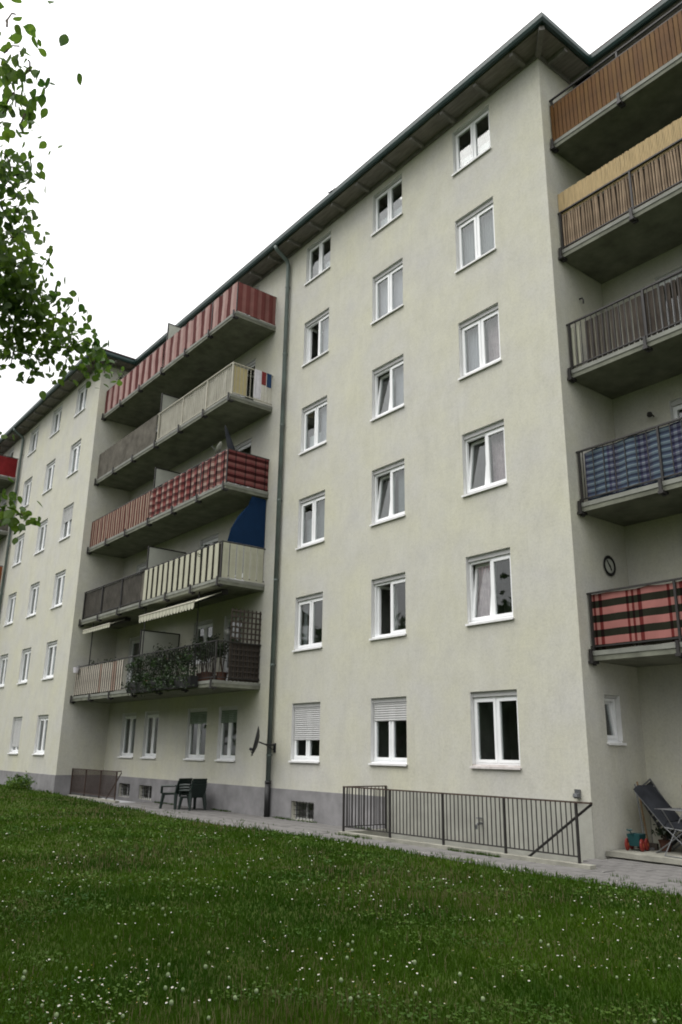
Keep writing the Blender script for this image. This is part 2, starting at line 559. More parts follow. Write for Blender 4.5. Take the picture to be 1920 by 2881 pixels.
# ------------------------------------------------------------------ windows
def ring(mb, x0, x1, z0, z1, wd, y0, y1, tf=None):
    mb.box(x0, x0 + wd, y0, y1, z0, z1, tf=tf)
    mb.box(x1 - wd, x1, y0, y1, z0, z1, tf=tf)
    mb.box(x0 + wd, x1 - wd, y0, y1, z0, z0 + wd, tf=tf)
    mb.box(x0 + wd, x1 - wd, y0, y1, z1 - wd, z1, tf=tf)


def folds(x0, x1, z0, z1, y, amp, pitch):
    mb = MB()
    n = max(6, int((x1 - x0) / pitch * 6))
    for lay in (0, 0.006):
        vs = []
        for i in range(n + 1):
            x = x0 + (x1 - x0) * i / n
            yy = y + lay + amp * math.sin(2 * math.pi * x / pitch + 0.6 * math.sin(x * 9))
            vs += [(x, yy, z0), (x, yy, z1)]
        fs = [(2 * i, 2 * i + 2, 2 * i + 3, 2 * i + 1) for i in range(n)]
        mb.add(vs, fs)
    return mb


def window(B, x0, x1, z0, z1, y=0.0, rz=0.0, left='shut', right='shut', curtain=None, ccol=None, shutter=0.0, scol=None, sill=True,
           single=False, sillmat=None, door=False, label=None, lower=None, cpart=None, box=0.11, name='window'):
    """part of building B; local origin at the lower left corner of the opening; y points into the house"""
    W, H = round(x1 - x0, 3), round(z1 - z0, 3)
    k = ('w', W, H)
    sh = 0.055 if sill else 0.0
    F0, F1 = 0.105, 0.17          # depth range of the fixed frame
    zt = H - box                  # under the shutter box
    zb = sh
    fw = 0.05
    loc = (x0, y, z0) if rz == 0 else (y, x0, z0)

    def fr():
        mb = MB()
        ring(mb, 0.004, W - 0.004, zb, zt, fw, F0, F1)
        if not single:
            mb.box(W / 2 - 0.03, W / 2 + 0.03, F0 + 0.006, F1, zb + fw, zt - fw)
        return mb
    win = obj(name, fr, WHITE, B, loc, (0, 0, rz), label, key=k + ('fr', single, sill, box))
    if box:
        obj('shutter_box', lambda: MB().box(0.004, W - 0.004, 0.06, 0.2, zt + 0.004, H - 0.003), SHUT, win, key=k + ('bx', box, scol), label=None)
    obj('reveal', lambda: reveal(W, H), REVEAL, win, key=k + ('rv',))
    if sill:
        obj('sill', lambda: MB().box(-0.025, W + 0.025, -0.05, 0.11, 0.0, 0.022).box(-0.025, W + 0.025, -0.05, -0.035, -0.022, 0.0), sillmat or SILL, win,
            key=k + ('sl', (sillmat or SILL).name))
        obj('sill_board', lambda: MB().box(0.006, W - 0.006, 0.02, 0.104, 0.022, sh - 0.003), sillmat or WHITE, win, key=k + ('sb', (sillmat or SILL).name))
    # sashes
    spans = [(fw, W - fw)] if single else [(fw, W / 2 - 0.03), (W / 2 + 0.03, W - fw)]
    sz0, sz1 = zb + fw - 0.012, zt - fw + 0.012
    for (a, b), st in zip(spans, (left, right)):
        a, b = a - 0.008, b + 0.008
        tf = None
        if st == 'tilt':
            tf = Matrix.Translation((0, F0 + 0.03, sz0)) @ Matrix.Rotation(R(-7.5), 4, 'X') @ Matrix.Translation((0, -F0 - 0.03, -sz0))
        elif st == 'open':
            tf = Matrix.Translation((a, F1, 0)) @ Matrix.Rotation(R(82), 4, 'Z') @ Matrix.Translation((-a, -F1, 0))
        sw = 0.058

        def sf(a=a, b=b, tf=tf):
            mb = MB()
            ring(mb, a, b, sz0, sz1, sw, F0 - 0.012, F1 - 0.012, tf)
            if door:
                mb.box(a + sw, b - sw, F0, F1 - 0.02, sz0 + sw, sz0 + 0.55, tf=tf)
            return mb
        kk = k + (round(a, 3), st, sill, door, box)
        obj('sash', sf, WHITE, win, key=kk + ('sash',))
        pz = sz0 + (0.55 if door else sw)
        obj('pane', lambda a=a, b=b, tf=tf: MB().box(a + sw - 0.004, b - sw + 0.004, F0 + 0.018, F0 + 0.026, pz - 0.004, sz1 - sw + 0.004, tf=tf), GLASS, win, key=kk + ('pane',))

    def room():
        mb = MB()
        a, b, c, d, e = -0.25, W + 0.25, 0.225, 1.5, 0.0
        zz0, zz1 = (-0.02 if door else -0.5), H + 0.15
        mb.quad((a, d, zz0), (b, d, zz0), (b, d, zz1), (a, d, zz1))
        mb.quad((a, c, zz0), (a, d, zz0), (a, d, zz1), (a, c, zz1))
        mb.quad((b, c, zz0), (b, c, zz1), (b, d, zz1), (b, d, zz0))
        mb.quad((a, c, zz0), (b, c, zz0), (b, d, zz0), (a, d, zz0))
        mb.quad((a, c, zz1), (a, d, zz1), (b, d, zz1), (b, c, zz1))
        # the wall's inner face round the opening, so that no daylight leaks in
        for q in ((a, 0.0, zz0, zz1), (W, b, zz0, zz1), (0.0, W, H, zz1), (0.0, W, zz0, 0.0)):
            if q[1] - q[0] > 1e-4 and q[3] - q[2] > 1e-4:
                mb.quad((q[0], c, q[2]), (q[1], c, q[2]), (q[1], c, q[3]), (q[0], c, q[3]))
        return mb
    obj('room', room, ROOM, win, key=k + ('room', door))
    if curtain:
        for ci, c in enumerate(curtain if isinstance(curtain, list) else [curtain]):
            ca, cb, cz0, cz1, cm = c
            obj('curtain', folds(W * ca + 0.02, W * cb - 0.02, H * cz0 + 0.03, H * cz1, 0.275 + 0.03 * ci, 0.016, 0.085), cm, win)
    if shutter:
        n = max(2, int(round((zt - zb) * shutter / 0.052)))
        for i in range(n):
            z_ = zt - 0.052 * (i + 1)
            obj('shutter_slat', lambda: MB().add([(0.03, 0.082, 0.003), (W - 0.03, 0.082, 0.003), (W - 0.03, 0.072, 0.026), (0.03, 0.072, 0.026), (0.03, 0.082, 0.0495), (W - 0.03, 0.082, 0.0495),
                                                  (0.03, 0.094, 0.026), (W - 0.03, 0.094, 0.026)], [(0, 1, 2, 3), (3, 2, 5, 4), (1, 0, 6, 7), (7, 6, 4, 5), (0, 3, 6), (3, 4, 6), (1, 7, 2), (2, 7, 5)]),
                scol or SHUT, win, (0, 0, z_), key=k + ('slat', (scol or SHUT).name))
    return win


def reveal(W, H):
    mb = MB()
    t = 0.004
    mb.box(0.0005, t, 0.004, 0.10, 0.06, H - 0.001)
    mb.box(W - t, W - 0.0005, 0.004, 0.10, 0.06, H - 0.001)
    mb.box(t, W - t, 0.004, 0.10, H - t, H - 0.0005)
    return mb


def cellar_window(B, x0, x1, z0, z1, y=0.0):
    W, H = x1 - x0, z1 - z0
    def fr():
        mb = MB()
        ring(mb, 0.003, W - 0.003, 0.003, H - 0.003, 0.04, 0.12, 0.16)
        mb.box(W / 2 - 0.02, W / 2 + 0.02, 0.115, 0.16, 0.043, H - 0.043)
        return mb
    wdw = obj('cellar_window', fr, SHUT, B, (x0, y, z0), key=('cw', round(W, 2), round(H, 2)))
    obj('pane', lambda: MB().box(0.04, W - 0.04, 0.135, 0.143, 0.04, H - 0.04), GLASS, wdw, key=('cwp', round(W, 2), round(H, 2)))
    obj('grille', lambda: grille(W, H), IRON, wdw, key=('cwg', round(W, 2), round(H, 2)))
    def room():
        mb = MB()
        a, b, c, d, z0_, z1_ = -0.02, W + 0.02, 0.2, 0.8, -0.02, H + 0.02
        mb.quad((a, d, z0_), (b, d, z0_), (b, d, z1_), (a, d, z1_))
        mb.quad((a, c, z0_), (a, d, z0_), (a, d, z1_), (a, c, z1_))
        mb.quad((b, c, z0_), (b, c, z1_), (b, d, z1_), (b, d, z0_))
        mb.quad((a, c, z0_), (b, c, z0_), (b, d, z0_), (a, d, z0_))
        mb.quad((a, c, z1_), (a, d, z1_), (b, d, z1_), (b, c, z1_))
        return mb
    obj('room', room, ROOM, wdw, key=('cwr', round(W, 2), round(H, 2)))
    return wdw


def grille(W, H):
    mb = MB()
    n = 7
    for i in range(1, n):
        x = W * i / n
        mb.box(x - 0.006, x + 0.006, 0.05, 0.062, 0.0, H)
    for i in range(1, 4):
        z = H * i / 4
        mb.box(0, W, 0.0625, 0.074, z - 0.006, z + 0.006)
    return mb


# ------------------------------------------------------------------ the building units
PER, STEP_Y, FL = 21.26, 1.79, 2.85
WTOP, EAVE, EV = 17.22, 17.38, 0.60
WCOLS = [(-9.10, -7.85), (-5.88, -4.65), (-2.74, -1.51)]
BAY = [(-20.00, -18.80), (-18.10, -17.00), (-14.93, -13.67), (-12.95, -11.88)]
BX0, BX1, BDIV = -21.255, -10.72, -15.90
SLAB0 = 3.35


def sill_z(f):
    return 1.436 + FL * (f - 1) - (0.03 if f == 6 else 0)


def top_z(f):
    return 2.909 + FL * (f - 1) - (0.16 if f == 6 else 0)


def building(loc, label, cellar, plinth_to, side_window=False, side_d=STEP_Y, bay_doors=True, pit=None):
    B = thing('apartment_building', loc, label, 'building')
    holes = []
    for f in range(1, 7):
        for a, b in WCOLS:
            holes.append((a, b, sill_z(f), top_z(f)))
        for i, (a, b) in enumerate(BAY):
            if f == 1:
                holes.append((a, b, 1.40, 2.95))
            else:
                s = SLAB0 + 0.15 + FL * (f - 2)
                holes.append((a, b, s + (0.03 if i in (0, 3) else 0.85), s + 2.22))
    B['bay_holes'] = 0
    zlow = -0.05
    mb = MB()
    wall_grid(mb, -PER, 0, 0.75, WTOP, holes, 0.225, lambda u, z, d: (u, d, z))
    # below the plinth line: behind the cellar windows
    wall_grid(mb, -PER, plinth_to, zlow, 0.75, cellar, 0.225, lambda u, z, d: (u, d, z))
    if plinth_to < -0.01:
        wall_grid(mb, plinth_to, 0, (pit if pit is not None else zlow), 0.75, [], 0.2, lambda u, z, d: (u, d, z))
    sw = [(0.62, 1.12, 1.90, 2.78)] if side_window else []
    wall_grid(mb, 0, 11.5, -0.05, WTOP, sw, 0.225, lambda u, z, d: (-d, u, z))
    mb.quad((-PER, 0, -0.05), (-PER, 11.5, -0.05), (-PER, 11.5, WTOP), (-PER, 0, WTOP))
    mb.quad((0, 11.5, -0.05), (-PER, 11.5, -0.05), (-PER, 11.5, WTOP), (0, 11.5, WTOP))
    obj('wall', mb, PLASTER, B)
    # plinth, 2 cm proud
    pm = MB()
    wall_grid(pm, -PER + 0.002, plinth_to, -0.05, 0.75, cellar, 0.02, lambda u, z, d: (u, d - 0.02, z))
    pm.quad((-PER, -0.02, 0.75), (plinth_to, -0.02, 0.75), (plinth_to, 0.0, 0.75), (-PER, 0.0, 0.75))
    if plinth_to > -0.01:
        pm.box(-0.01, 0.02, -0.02, 1.75, -0.05, 0.75)
    else:
        pm.quad((plinth_to, -0.02, -0.05), (plinth_to, 0, -0.05), (plinth_to, 0, 0.75), (plinth_to, -0.02, 0.75))
    obj('plinth', pm, PLINTH, B)
    if plinth_to < -1 and pit is not None:
        obj('stairwell_render', MB().box(plinth_to + 0.003, 0.0, -0.016, -0.001, pit, 0.90), CELLAR, B)
    for a, b, c, d in cellar:
        cellar_window(B, a, b, c, d)
    # eaves: soffit boards, rafters, gutter
    sm = MB()
    x1, yb = EV - 0.06, 11.5
    sm.box(-PER + 0.01, x1, -EV + 0.06, -0.003, WTOP + 0.06, WTOP + 0.10)
    sm.box(0.003, x1, -0.002, yb, WTOP + 0.06, WTOP + 0.10)
    obj('soffit', sm, SOFFIT, B)
    obj('eave_moulding', MB().box(-PER + 0.01, 0.04, -0.04, -0.002, WTOP - 0.05, WTOP + 0.058).box(0.002, 0.04, -0.0015, side_d - 0.02, WTOP - 0.05, WTOP + 0.058), RAFTER, B)
    nr = 19
    for i in range(nr):
        x = -0.35 - i * (PER - 0.9) / (nr - 1)
        obj('rafter', lambda: MB().box(-0.05, 0.05, -EV + 0.07, -0.05, 0, 0.10), RAFTER, B, (x, 0, WTOP - 0.042), key='rafter')
    for i in range(2):
        obj('rafter', lambda: MB().box(0.05, EV - 0.07, -0.05, 0.05, 0, 0.10), RAFTER, B, (0, 0.35 + i * 0.9, WTOP - 0.042), key='rafter_side')
    s = math.sqrt(0.5)
    tf = Matrix.Rotation(R(-45), 4, 'Z')
    obj('hip_rafter', MB().box(0.05, (EV - 0.05) * 1.41, -0.06, 0.06, WTOP - 0.06, WTOP + 0.058, tf=tf), RAFTER, B)
    gm = MB()
    prof = [(0.0, 0.10), (-0.02, 0.0), (-0.10, -0.015), (-0.135, 0.05), (-0.14, 0.15), (-0.12, 0.155), (-0.11, 0.06), (-0.03, 0.05)]
    for a, b in ((0, 1),):
        pass
    y0 = -EV + 0.055
    gz = WTOP + 0.08
    # front gutter with a mitred corner, then the side gutter
    def gpt(p, end):
        o, z = p
        if end == 'l':
            return (-PER + (EV if loc[0] > -60 else EV), y0 + o, gz + z)
        if end == 'c':
            return (-y0 - o, y0 + o, gz + z)
        return (-y0 - o, side_d + 0.3, gz + z)
    vs = [gpt(p, e) for e in 'lcr' for p in prof]
    n = len(prof)
    fs = []
    for e in range(2):
        for i in range(n):
            j = (i + 1) % n
            fs.append((e * n + i, (e + 1) * n + i, (e + 1) * n + j, e * n + j))
    gm.add(vs, fs)
    obj('gutter', gm, GREEN, B)
    fm = MB()
    fm.box(-PER + 0.01, EV - 0.056, -EV + 0.056, -EV + 0.085, WTOP + 0.10, WTOP + 0.34)
    fm.box(EV - 0.085, EV - 0.056, -EV + 0.086, yb, WTOP + 0.10, WTOP + 0.34)
    obj('fascia', fm, GREEN, B)
    # hipped roof, tiled
    rm = MB()
    e = EV + 0.02
    zr = WTOP + 0.345
    rise = 6.3 * math.tan(R(24))
    mid = 5.75
    A = (-PER, -e, zr); Bc = (e, -e, zr); Cc = (e, 11.5 + e, zr); D = (-PER, 11.5 + e, zr)
    r1 = (-PER, mid, zr + rise); r2 = (e - 6.3, mid, zr + rise)
    rm.add([A, Bc, Cc, D, r1, r2], [(0, 1, 5, 4), (1, 2, 5), (2, 3, 4, 5), (0, 3, 2, 1)])
    rm.box(-PER, e, -e - 0.002, -e + 0.03, zr - 0.045, zr - 0.003)
    rm.box(e - 0.03, e + 0.002, -e + 0.032, 11, zr - 0.045, zr - 0.003)
    obj('roof', rm, TILE, B)
    return B


def downpipe(B, x, z0, zs=1.0, top=WTOP):
    dp = obj('downpipe', MB().tube([(x, -EV - 0.02, top + 0.08), (x, -EV + 0.02, top - 0.02), (x, -0.16, top - 0.28), (x, -0.10, top - 0.45), (x, -0.10, zs)], 0.066, 10), PIPE, B, smooth=True)
    obj('standpipe', MB().tube([(x, -0.10, zs), (x, -0.10, z0)], 0.076, 10).tube([(x, -0.1, zs), (x, -0.1, zs + 0.07)], 0.084, 10), PIPEB, dp, smooth=True)
    for i in range(7):
        z = zs + 0.7 + i * 2.4
        obj('pipe_clip', lambda: MB().tube([(0, 0, 0), (0, 0, 0.05)], 0.076, 10).box(-0.012, 0.012, 0.055, 0.10, 0.01, 0.04), PIPE, dp, (x, -0.10, z), key='clip')
    return dp


def cloth(x0, x1, y, z0, z1, amp=0.02, pitch=0.5, seg=0.07, sag=0.0, axis='x'):
    """fabric screen stretched along a railing, slightly wavy, 8 mm of body"""
    mb = MB()
    ph = random.uniform(0, 6)
    n = max(3, int(abs(x1 - x0) / seg))
    vs = []
    for lay in (0, 0.008):
        for i in range(n + 1):
            x = x0 + (x1 - x0) * i / n
            yy = y + lay + amp * math.sin(2 * math.pi * x / pitch + math.sin(1.7 * x)) * (1 - 0.3 * math.sin(2.9 * x))
            dz = -(sag + (0.012 if z1 - z0 > 0.8 else 0)) * abs(math.sin(math.pi * x / 0.83 + ph)) * (0.6 + 0.4 * math.sin(x * 2.3 + ph))
            yy += amp * 0.6 * math.sin(11.3 * x + ph) * math.sin(2.1 * x)
            for zz, q in ((z0 - dz * 0.6, 0.5), ((z0 + z1) / 2, 1.0), (z1 + dz, 0.35)):
                yq = y + lay + (yy - y - lay) * q
                vs.append((x, yq, zz) if axis == 'x' else (yq, x, zz))
    m = 3 * (n + 1)
    fs = []
    for lay in (0, 1):
        for i in range(n):
            for j in range(2):
                a = lay * m + i * 3 + j
                q = (a, a + 3, a + 4, a + 1)
                fs.append(q if lay == 0 else q[::-1])
    for i in range(n):
        a = i * 3 + 2
        fs.append((a, a + 3, m + a + 3, m + a))
        a = i * 3
        fs.append((a + 3, a, m + a, m + a + 3))
    return mb.add(vs, fs)


POSTS = [-10.76, -12.36, -14.02, -15.84, -17.70, -19.45, -21.20]


EDGE = mat('pale_drip_edge', (0.20, 0.205, 0.18), 0.7, 0.2, 3, 0.3)


def balcony(B, f, label=None, bars=(), railmat=IRON, side=True, x0=BX0, x1=BX1, divider=True, posts=POSTS, rail_h=1.12, side_bars=True):
    zb = SLAB0 + FL * (f - 2)
    zt = zb + 0.15
    b = obj('balcony', MB().box(x0, x1, -1.5, 0.06, zb, zt), CONC, B, label=label)
    em = MB().box(x0 + 0.01, x1 + 0.012, -1.515, 0.0, zt + 0.002, zt + 0.028).box(x0 + 0.01, x1 + 0.012, -1.515, -1.502, zt - 0.055, zt + 0.001)
    if side:
        em.box(x1 + 0.002, x1 + 0.012, -1.5015, 0.0, zt - 0.055, zt + 0.001)
    obj('drip_edge', em, EDGE, b)
    b['zt'] = zt
    ry = -1.46
    zr = zt + rail_h
    tm = MB().box(x0, x1 - 0.02, ry - 0.022, ry + 0.022, zr - 0.03, zr)
    if side:
        tm.box(x1 - 0.062, x1 - 0.02, ry + 0.0225, 0.0, zr - 0.031, zr - 0.001)
    obj('top_rail', tm, railmat, b)
    bm = MB().box(x0, x1 - 0.02, ry - 0.014, ry + 0.014, zt + 0.10, zt + 0.125)
    if side:
        bm.box(x1 - 0.055, x1 - 0.027, ry + 0.0145, 0.0, zt + 0.10, zt + 0.124)
    obj('bottom_rail', bm, railmat, b)
    for px in posts:
        if x0 <= px <= x1:
            obj('post', lambda: MB().box(-0.02, 0.02, -0.02, 0.02, 0, rail_h - 0.032), railmat, b, (px, ry, zt + 0.0015), key=('post', rail_h, railmat.name))
            obj('bracket', lambda: MB().box(-0.05, 0.05, -0.09, 0.10, -0.055, -0.002).box(-0.03, 0.03, -0.088, -0.052, -0.002, 0.21).tube([(0, 0.03, -0.055), (0, 0.03, -0.085)], 0.035, 8), IRON, b,
                (px, -1.5, zb), key='bracket')
    for (a, c, sp, bmat) in bars:
        n = int((c - a) / sp)
        for i in range(n):
            obj('baluster', lambda: MB().box(-0.007, 0.007, -0.007, 0.007, 0.126, rail_h - 0.031), bmat, b, (a + (i + 0.5) * sp, ry, zt), key=('bal', rail_h, bmat.name))
    if side and side_bars:
        for i in range(11):
            obj('baluster', lambda: MB().box(-0.007, 0.007, -0.007, 0.007, 0.125, rail_h - 0.033), railmat, b, (x1 - 0.041, ry + 0.13 + i * 0.128, zt), key=('bals', rail_h, railmat.name))
    if divider:
        obj('divider_panel', MB().box(BDIV - 0.012, BDIV + 0.012, -1.38, -0.04, zt + 0.12, zt + 1.92), PANEL, b)
        dm = MB()
        for (q0, q1, w0, w1) in ((-1.42, -1.381, 0.03, 1.96), (-0.039, -0.002, 0.03, 1.96), (-1.38, -0.04, 1.921, 1.96), (-1.38, -0.04, 0.08, 0.119)):
            dm.box(BDIV - 0.02, BDIV + 0.02, q0, q1, zt + w0, zt + w1)
        obj('divider_frame', dm, IRON, b)
    return b


def zt_of(f):
    return SLAB0 + FL * (f - 2) + 0.15


def bay_openings(B, floors=range(1, 7), which=(0, 1, 2, 3), states=None):
    for f in floors:
        for i in which:
            a, b = BAY[i]
            st = (states or {}).get((f, i), {})
            if f == 1:
                kw = dict(left='shut', curtain=(0, 1, 0.0, 1.0, CURTG) if i in (0,) else None, shutter=0.26 if i >= 2 else 0.0, scol=SHUTG, sill=True)
                kw.update(st)
                window(B, a, b, 1.40, 2.95, **kw)
            else:
                s = zt_of(f)
                if i in (0, 3):
                    kw = dict(single=True, sill=False, door=True)
                    kw.update(st)
                    window(B, a, b, s + 0.03, s + 2.22, name='balcony_door', **kw)
                else:
                    kw = dict(curtain=(0, 1, 0, 1, CURTG) if (f + i) % 2 else None)
                    kw.update(st)
                    window(B, a, b, s + 0.85, s + 2.22, **kw)


# ------------------------------------------------------------------ ground
YL = -2.30      # where the lawn begins


def lawn_z(x, y):
    t = min(1.0, max(0.0, (-x - 21.0) / 9.0))
    rise = 0.20 * t * t * (3 - 2 * t)
    return 0.03 + rise + 0.03 * math.sin(x * 0.6) * math.sin(y * 0.8 + 1)


PITR = (-14.00, -8.71, -1.16)     # x0, x1, y of the right stairwell
PITL = (-29.93, -25.75, -1.16)
gm = MB()
gm.quad((-400, -400, -0.06), (-35, -400, -0.06), (-35, 400, -0.06), (-400, 400, -0.06))
gm.quad((-35, -400, -0.06), (60, -400, -0.06), (60, -3.2, -0.06), (-35, -3.2, -0.06))
gm.quad((60, -400, -0.06), (400, -400, -0.06), (400, 400, -0.06), (60, 400, -0.06))
gm.quad((PITR[1] - 0.001, -3.2, -0.06), (60, -3.2, -0.06), (60, 14, -0.06), (PITR[1] - 0.001, 14, -0.06))
gm.quad((-35, -3.2, -0.06), (PITR[1] - 0.001, -3.2, -0.06), (PITR[1] - 0.001, -1.165, -0.06), (-35, -1.165, -0.06))
gm.quad((PITL[1], -1.165, -0.06), (PITR[0], -1.165, -0.06), (PITR[0], 0.05, -0.06), (PITL[1], 0.05, -0.06))
gm.quad((-35, -1.165, -0.06), (PITL[0], -1.165, -0.06), (PITL[0], 0.05, -0.06), (-35, 0.05, -0.06))
gm.quad((-35, 14, -0.06), (60, 14, -0.06), (60, 400, -0.06), (-35, 400, -0.06))
obj('ground', gm, GROUND, kind='structure')

lm = MB()
xs = np.linspace(-62, 26, 111)
ys = np.linspace(-34, -2.30, 46)
vs = []
for y in ys:
    for x in xs:
        vs.append((x, y, lawn_z(x, y)))
nx = len(xs)
fs = [(j * nx + i, j * nx + i + 1, (j + 1) * nx + i + 1, (j + 1) * nx + i) for j in range(len(ys) - 1) for i in range(nx - 1)]
lm.add(vs, fs)
# lawn edge face
for i in range(nx - 1):
    a, b = vs[(len(ys) - 1) * nx + i], vs[(len(ys) - 1) * nx + i + 1]
    lm.quad(a, b, (b[0], b[1], -0.06), (a[0], a[1], -0.06))
obj('lawn', lm, SOIL, kind='structure')

# the paved path along the house, a bed with separate slabs on it; the two cellar stairs are left open
pb = MB()
pb.quad((-29.94, YL - 0.05, -0.01), (14, YL - 0.05, -0.01), (14, -1.30, -0.01), (-29.94, -1.30, -0.01))
pb.quad((PITL[1], -1.30, -0.01), (PITR[0], -1.30, -0.01), (PITR[0], 0.0, -0.01), (PITL[1], 0.0, -0.01))
pb.quad((PITR[1], -1.30, -0.01), (14, -1.30, -0.01), (14, 0.30, -0.01), (PITR[1], 0.30, -0.01))
path = obj('path', pb, JOINT, kind='structure')
SLM = {}


def slab_piece(x, y, sx, sy):
    key = ('pave', round(sx, 3), round(sy, 3), random.randint(0, 2))
    def mk():
        g, t = 0.006, 0.034
        b_ = 0.008
        mb = MB()
        vs = [(g, g, -0.02), (sx - g, g, -0.02), (sx - g, sy - g, -0.02), (g, sy - g, -0.02),
              (g, g, t - b_), (sx - g, g, t - b_), (sx - g, sy - g, t - b_), (g, sy - g, t - b_),
              (g + b_, g + b_, t), (sx - g - b_, g + b_, t), (sx - g - b_, sy - g - b_, t), (g + b_, sy - g - b_, t)]
        mb.add(vs, [(0, 1, 5, 4), (1, 2, 6, 5), (2, 3, 7, 6), (3, 0, 4, 7), (4, 5, 9, 8), (5, 6, 10, 9), (6, 7, 11, 10), (7, 4, 8, 11), (8, 9, 10, 11)])
        return mb
    obj('paving_slab', mk, SLABP, path, (x, y, random.uniform(-0.014, -0.004)), (random.uniform(-.006, .006), random.uniform(-.006, .006), random.uniform(-.004, .004)), key=key)


x = -29.9
while x < -8.2:
    for j in range(2):
        slab_piece(x, YL + j * 0.5, 0.5, 0.5)
    x += 0.5
x = PITL[1] + 0.02
while x < PITR[0] - 0.52:
    for j in range(3):
        slab_piece(x, -1.28 + j * 0.42, 0.5, 0.42)
    x += 0.5
x = -8.69
while x < -3.4:
    for j in range(8):
        slab_piece(x + (0.15 if j % 2 else 0), YL + j * 0.32, 0.30, 0.32)
    x += 0.30


def stairwell(x0, x1, yf, down_left=True, depth=2.2):
    mb = MB()
    zt = -0.02
    mb.quad((x0, yf, -depth), (x1, yf, -depth), (x1, yf, zt), (x0, yf, zt))
    mb.quad((x0, yf, -depth), (x0, 0, -depth), (x0, 0, zt), (x0, yf, zt))
    mb.quad((x1, yf, -depth), (x1, 0, -depth), (x1, 0, zt), (x1, yf, zt))
    mb.quad((x0, yf, -depth), (x1, yf, -depth), (x1, 0, -depth), (x0, 0, -depth))
    o = obj('cellar_stairwell', mb, CELLAR, kind='structure')
    n = 12
    for i in range(n):
        z1 = -0.02 - i * 0.18
        xx = (x1 - i * 0.27) if down_left else (x0 + i * 0.27)
        a, b = (xx - 0.27, xx) if down_left else (xx, xx + 0.27)
        obj('step', MB().box(a, b, yf + 0.002, -0.003, -depth, z1 - 0.18), STEP, o)
    return o


stairwell(*PITR)
stairwell(*PITL, down_left=False)

# ------------------------------------------------------------------ buildings
AX, AY = -8.70, 0.0
cellarA = [(-8.98, -8.00, 0.04, 0.48), (-19.75, -18.80, 0.07, 0.52), (-18.05, -17.05, 0.07, 0.52)]
A = building((AX, AY, 0), 'cream plastered six-storey house with three window columns and red striped top balcony', cellarA, PITR[0] - AX, side_window=True, pit=-2.2)
cellarB = [(-8.4, -7.6, 0.30, 0.62), (-4.6, -3.8, 0.30, 0.62)]
B_ = building((AX - PER, AY - STEP_Y, 0), 'farther cream house stepped forward, with narrow windows seen edge-on and dark red balcony', cellarB, 0.0)
Z = building((AX + PER, AY + STEP_Y, 0), 'set-back cream house with orange slatted, bamboo, blue and pink checked balconies', [], -PER + 0.004, side_d=4.0)

downpipe(A, -9.97, 0.0, 0.86)
downpipe(B_, -9.97, 0.25, 0.86)

# windows of the middle house, (column, floor)
tilt = dict(left='tilt')
wspec = {
    (1, 6): dict(curtain=[(0.5, 1, 0, 0.42, CURTW), (0, 0.5, 0, 0.2, CURTW)]),
    (2, 6): dict(curtain=[(0, 1, 0, 0.44, CURTW)]),
    (3, 6): dict(curtain=[(0, 1, 0, 0.44, CURTW)]),
    (1, 5): dict(left='open', curtain=[(0.5, 1, 0, 1, CURT)]),
    (2, 5): dict(curtain=[(0, 1, 0, 1, CURT)]),
    (3, 5): dict(curtain=[(0, 1, 0, 1, CURTG)]),
    (1, 4): dict(curtain=[(0.5, 1, 0, 1, CURT), (0, 0.5, 0, 0.42, CURTW)]),
    (2, 4): dict(left='tilt', curtain=[(0.5, 1, 0, 1, CURT)]),
    (3, 4): dict(curtain=[(0, 0.5, 0, 1, CURT), (0.5, 1, 0, 1, CURTP)]),
    (1, 3): dict(curtain=[(0.5, 1, 0, 1, CURTG), (0, 0.5, 0, 0.62, CURTG)]),
    (2, 3): dict(left='tilt', curtain=[(0.55, 1, 0.1, 1, CURTG)]),
    (3, 3): dict(left='tilt', curtain=[(0.5, 1, 0, 1, CURTP)]),
    (1, 2): dict(curtain=[(0.0, 0.16, 0, 1, CURTG)]),
    (2, 2): dict(left='open'),
    (3, 2): dict(left='tilt', curtain=[(0.0, 0.48, 0, 1, CURTP)]),
    (1, 1): dict(shutter=0.63, label='ground floor window with its grey roller shutter most of the way down'),
    (2, 1): dict(shutter=0.30, label='ground floor window with its roller shutter a third down'),
    (3, 1): dict(sillmat=WORN, label='ground floor window with a worn flaking sill'),
}
for (c, f), kw in wspec.items():
    a, b = WCOLS[c - 1]
    window(A, a, b, sill_z(f), top_z(f), box=(0.045 if f == 6 else 0.11), **kw)
window(A, 0.62, 1.12, 1.90, 2.78, y=0.0, rz=R(90), single=True, left='tilt', box=0.06)
bay_openings(A, states={(2, 2): dict(curtain=None), (5, 3): dict(left='open')})

bspec = {(3, 4): dict(shutter=0.42), (2, 1): dict(shutter=0.82), (3, 6): dict(curtain=[(0.0, 1, 0, 0.5, CURTW)]), (2, 6): dict(curtain=[(0.0, 1, 0, 0.4, CURTW)]),
         (2, 5): dict(curtain=[(0.0, 1, 0, 1, CURT)]), (3, 5): dict(curtain=[(0.0, 1, 0, 1, CURTW)]), (3, 3): dict(curtain=[(0, 1, 0, 1, CURT)]), (1, 3): dict(curtain=[(0, 1, 0, 1, CURTG)]), (3, 2): dict(curtain=[(0, 1, 0, 1, CURTG)])}
for c in (1, 2, 3):
    for f in range(1, 7):
        a, b = WCOLS[c - 1]
        window(B_, a, b, sill_z(f), top_z(f), **bspec.get((c, f), {}))
        window(Z, a, b, sill_z(f), top_z(f), curtain=[(0, 1, 0, 1, CURT)])
bay_openings(B_, which=(2, 3))
bay_openings(Z, which=(0, 1), states={(2, 0): dict(shutter=0.9, door=False)})
bay_openings(Z, which=(2, 3))
bay_openings(B_, which=(0, 1))

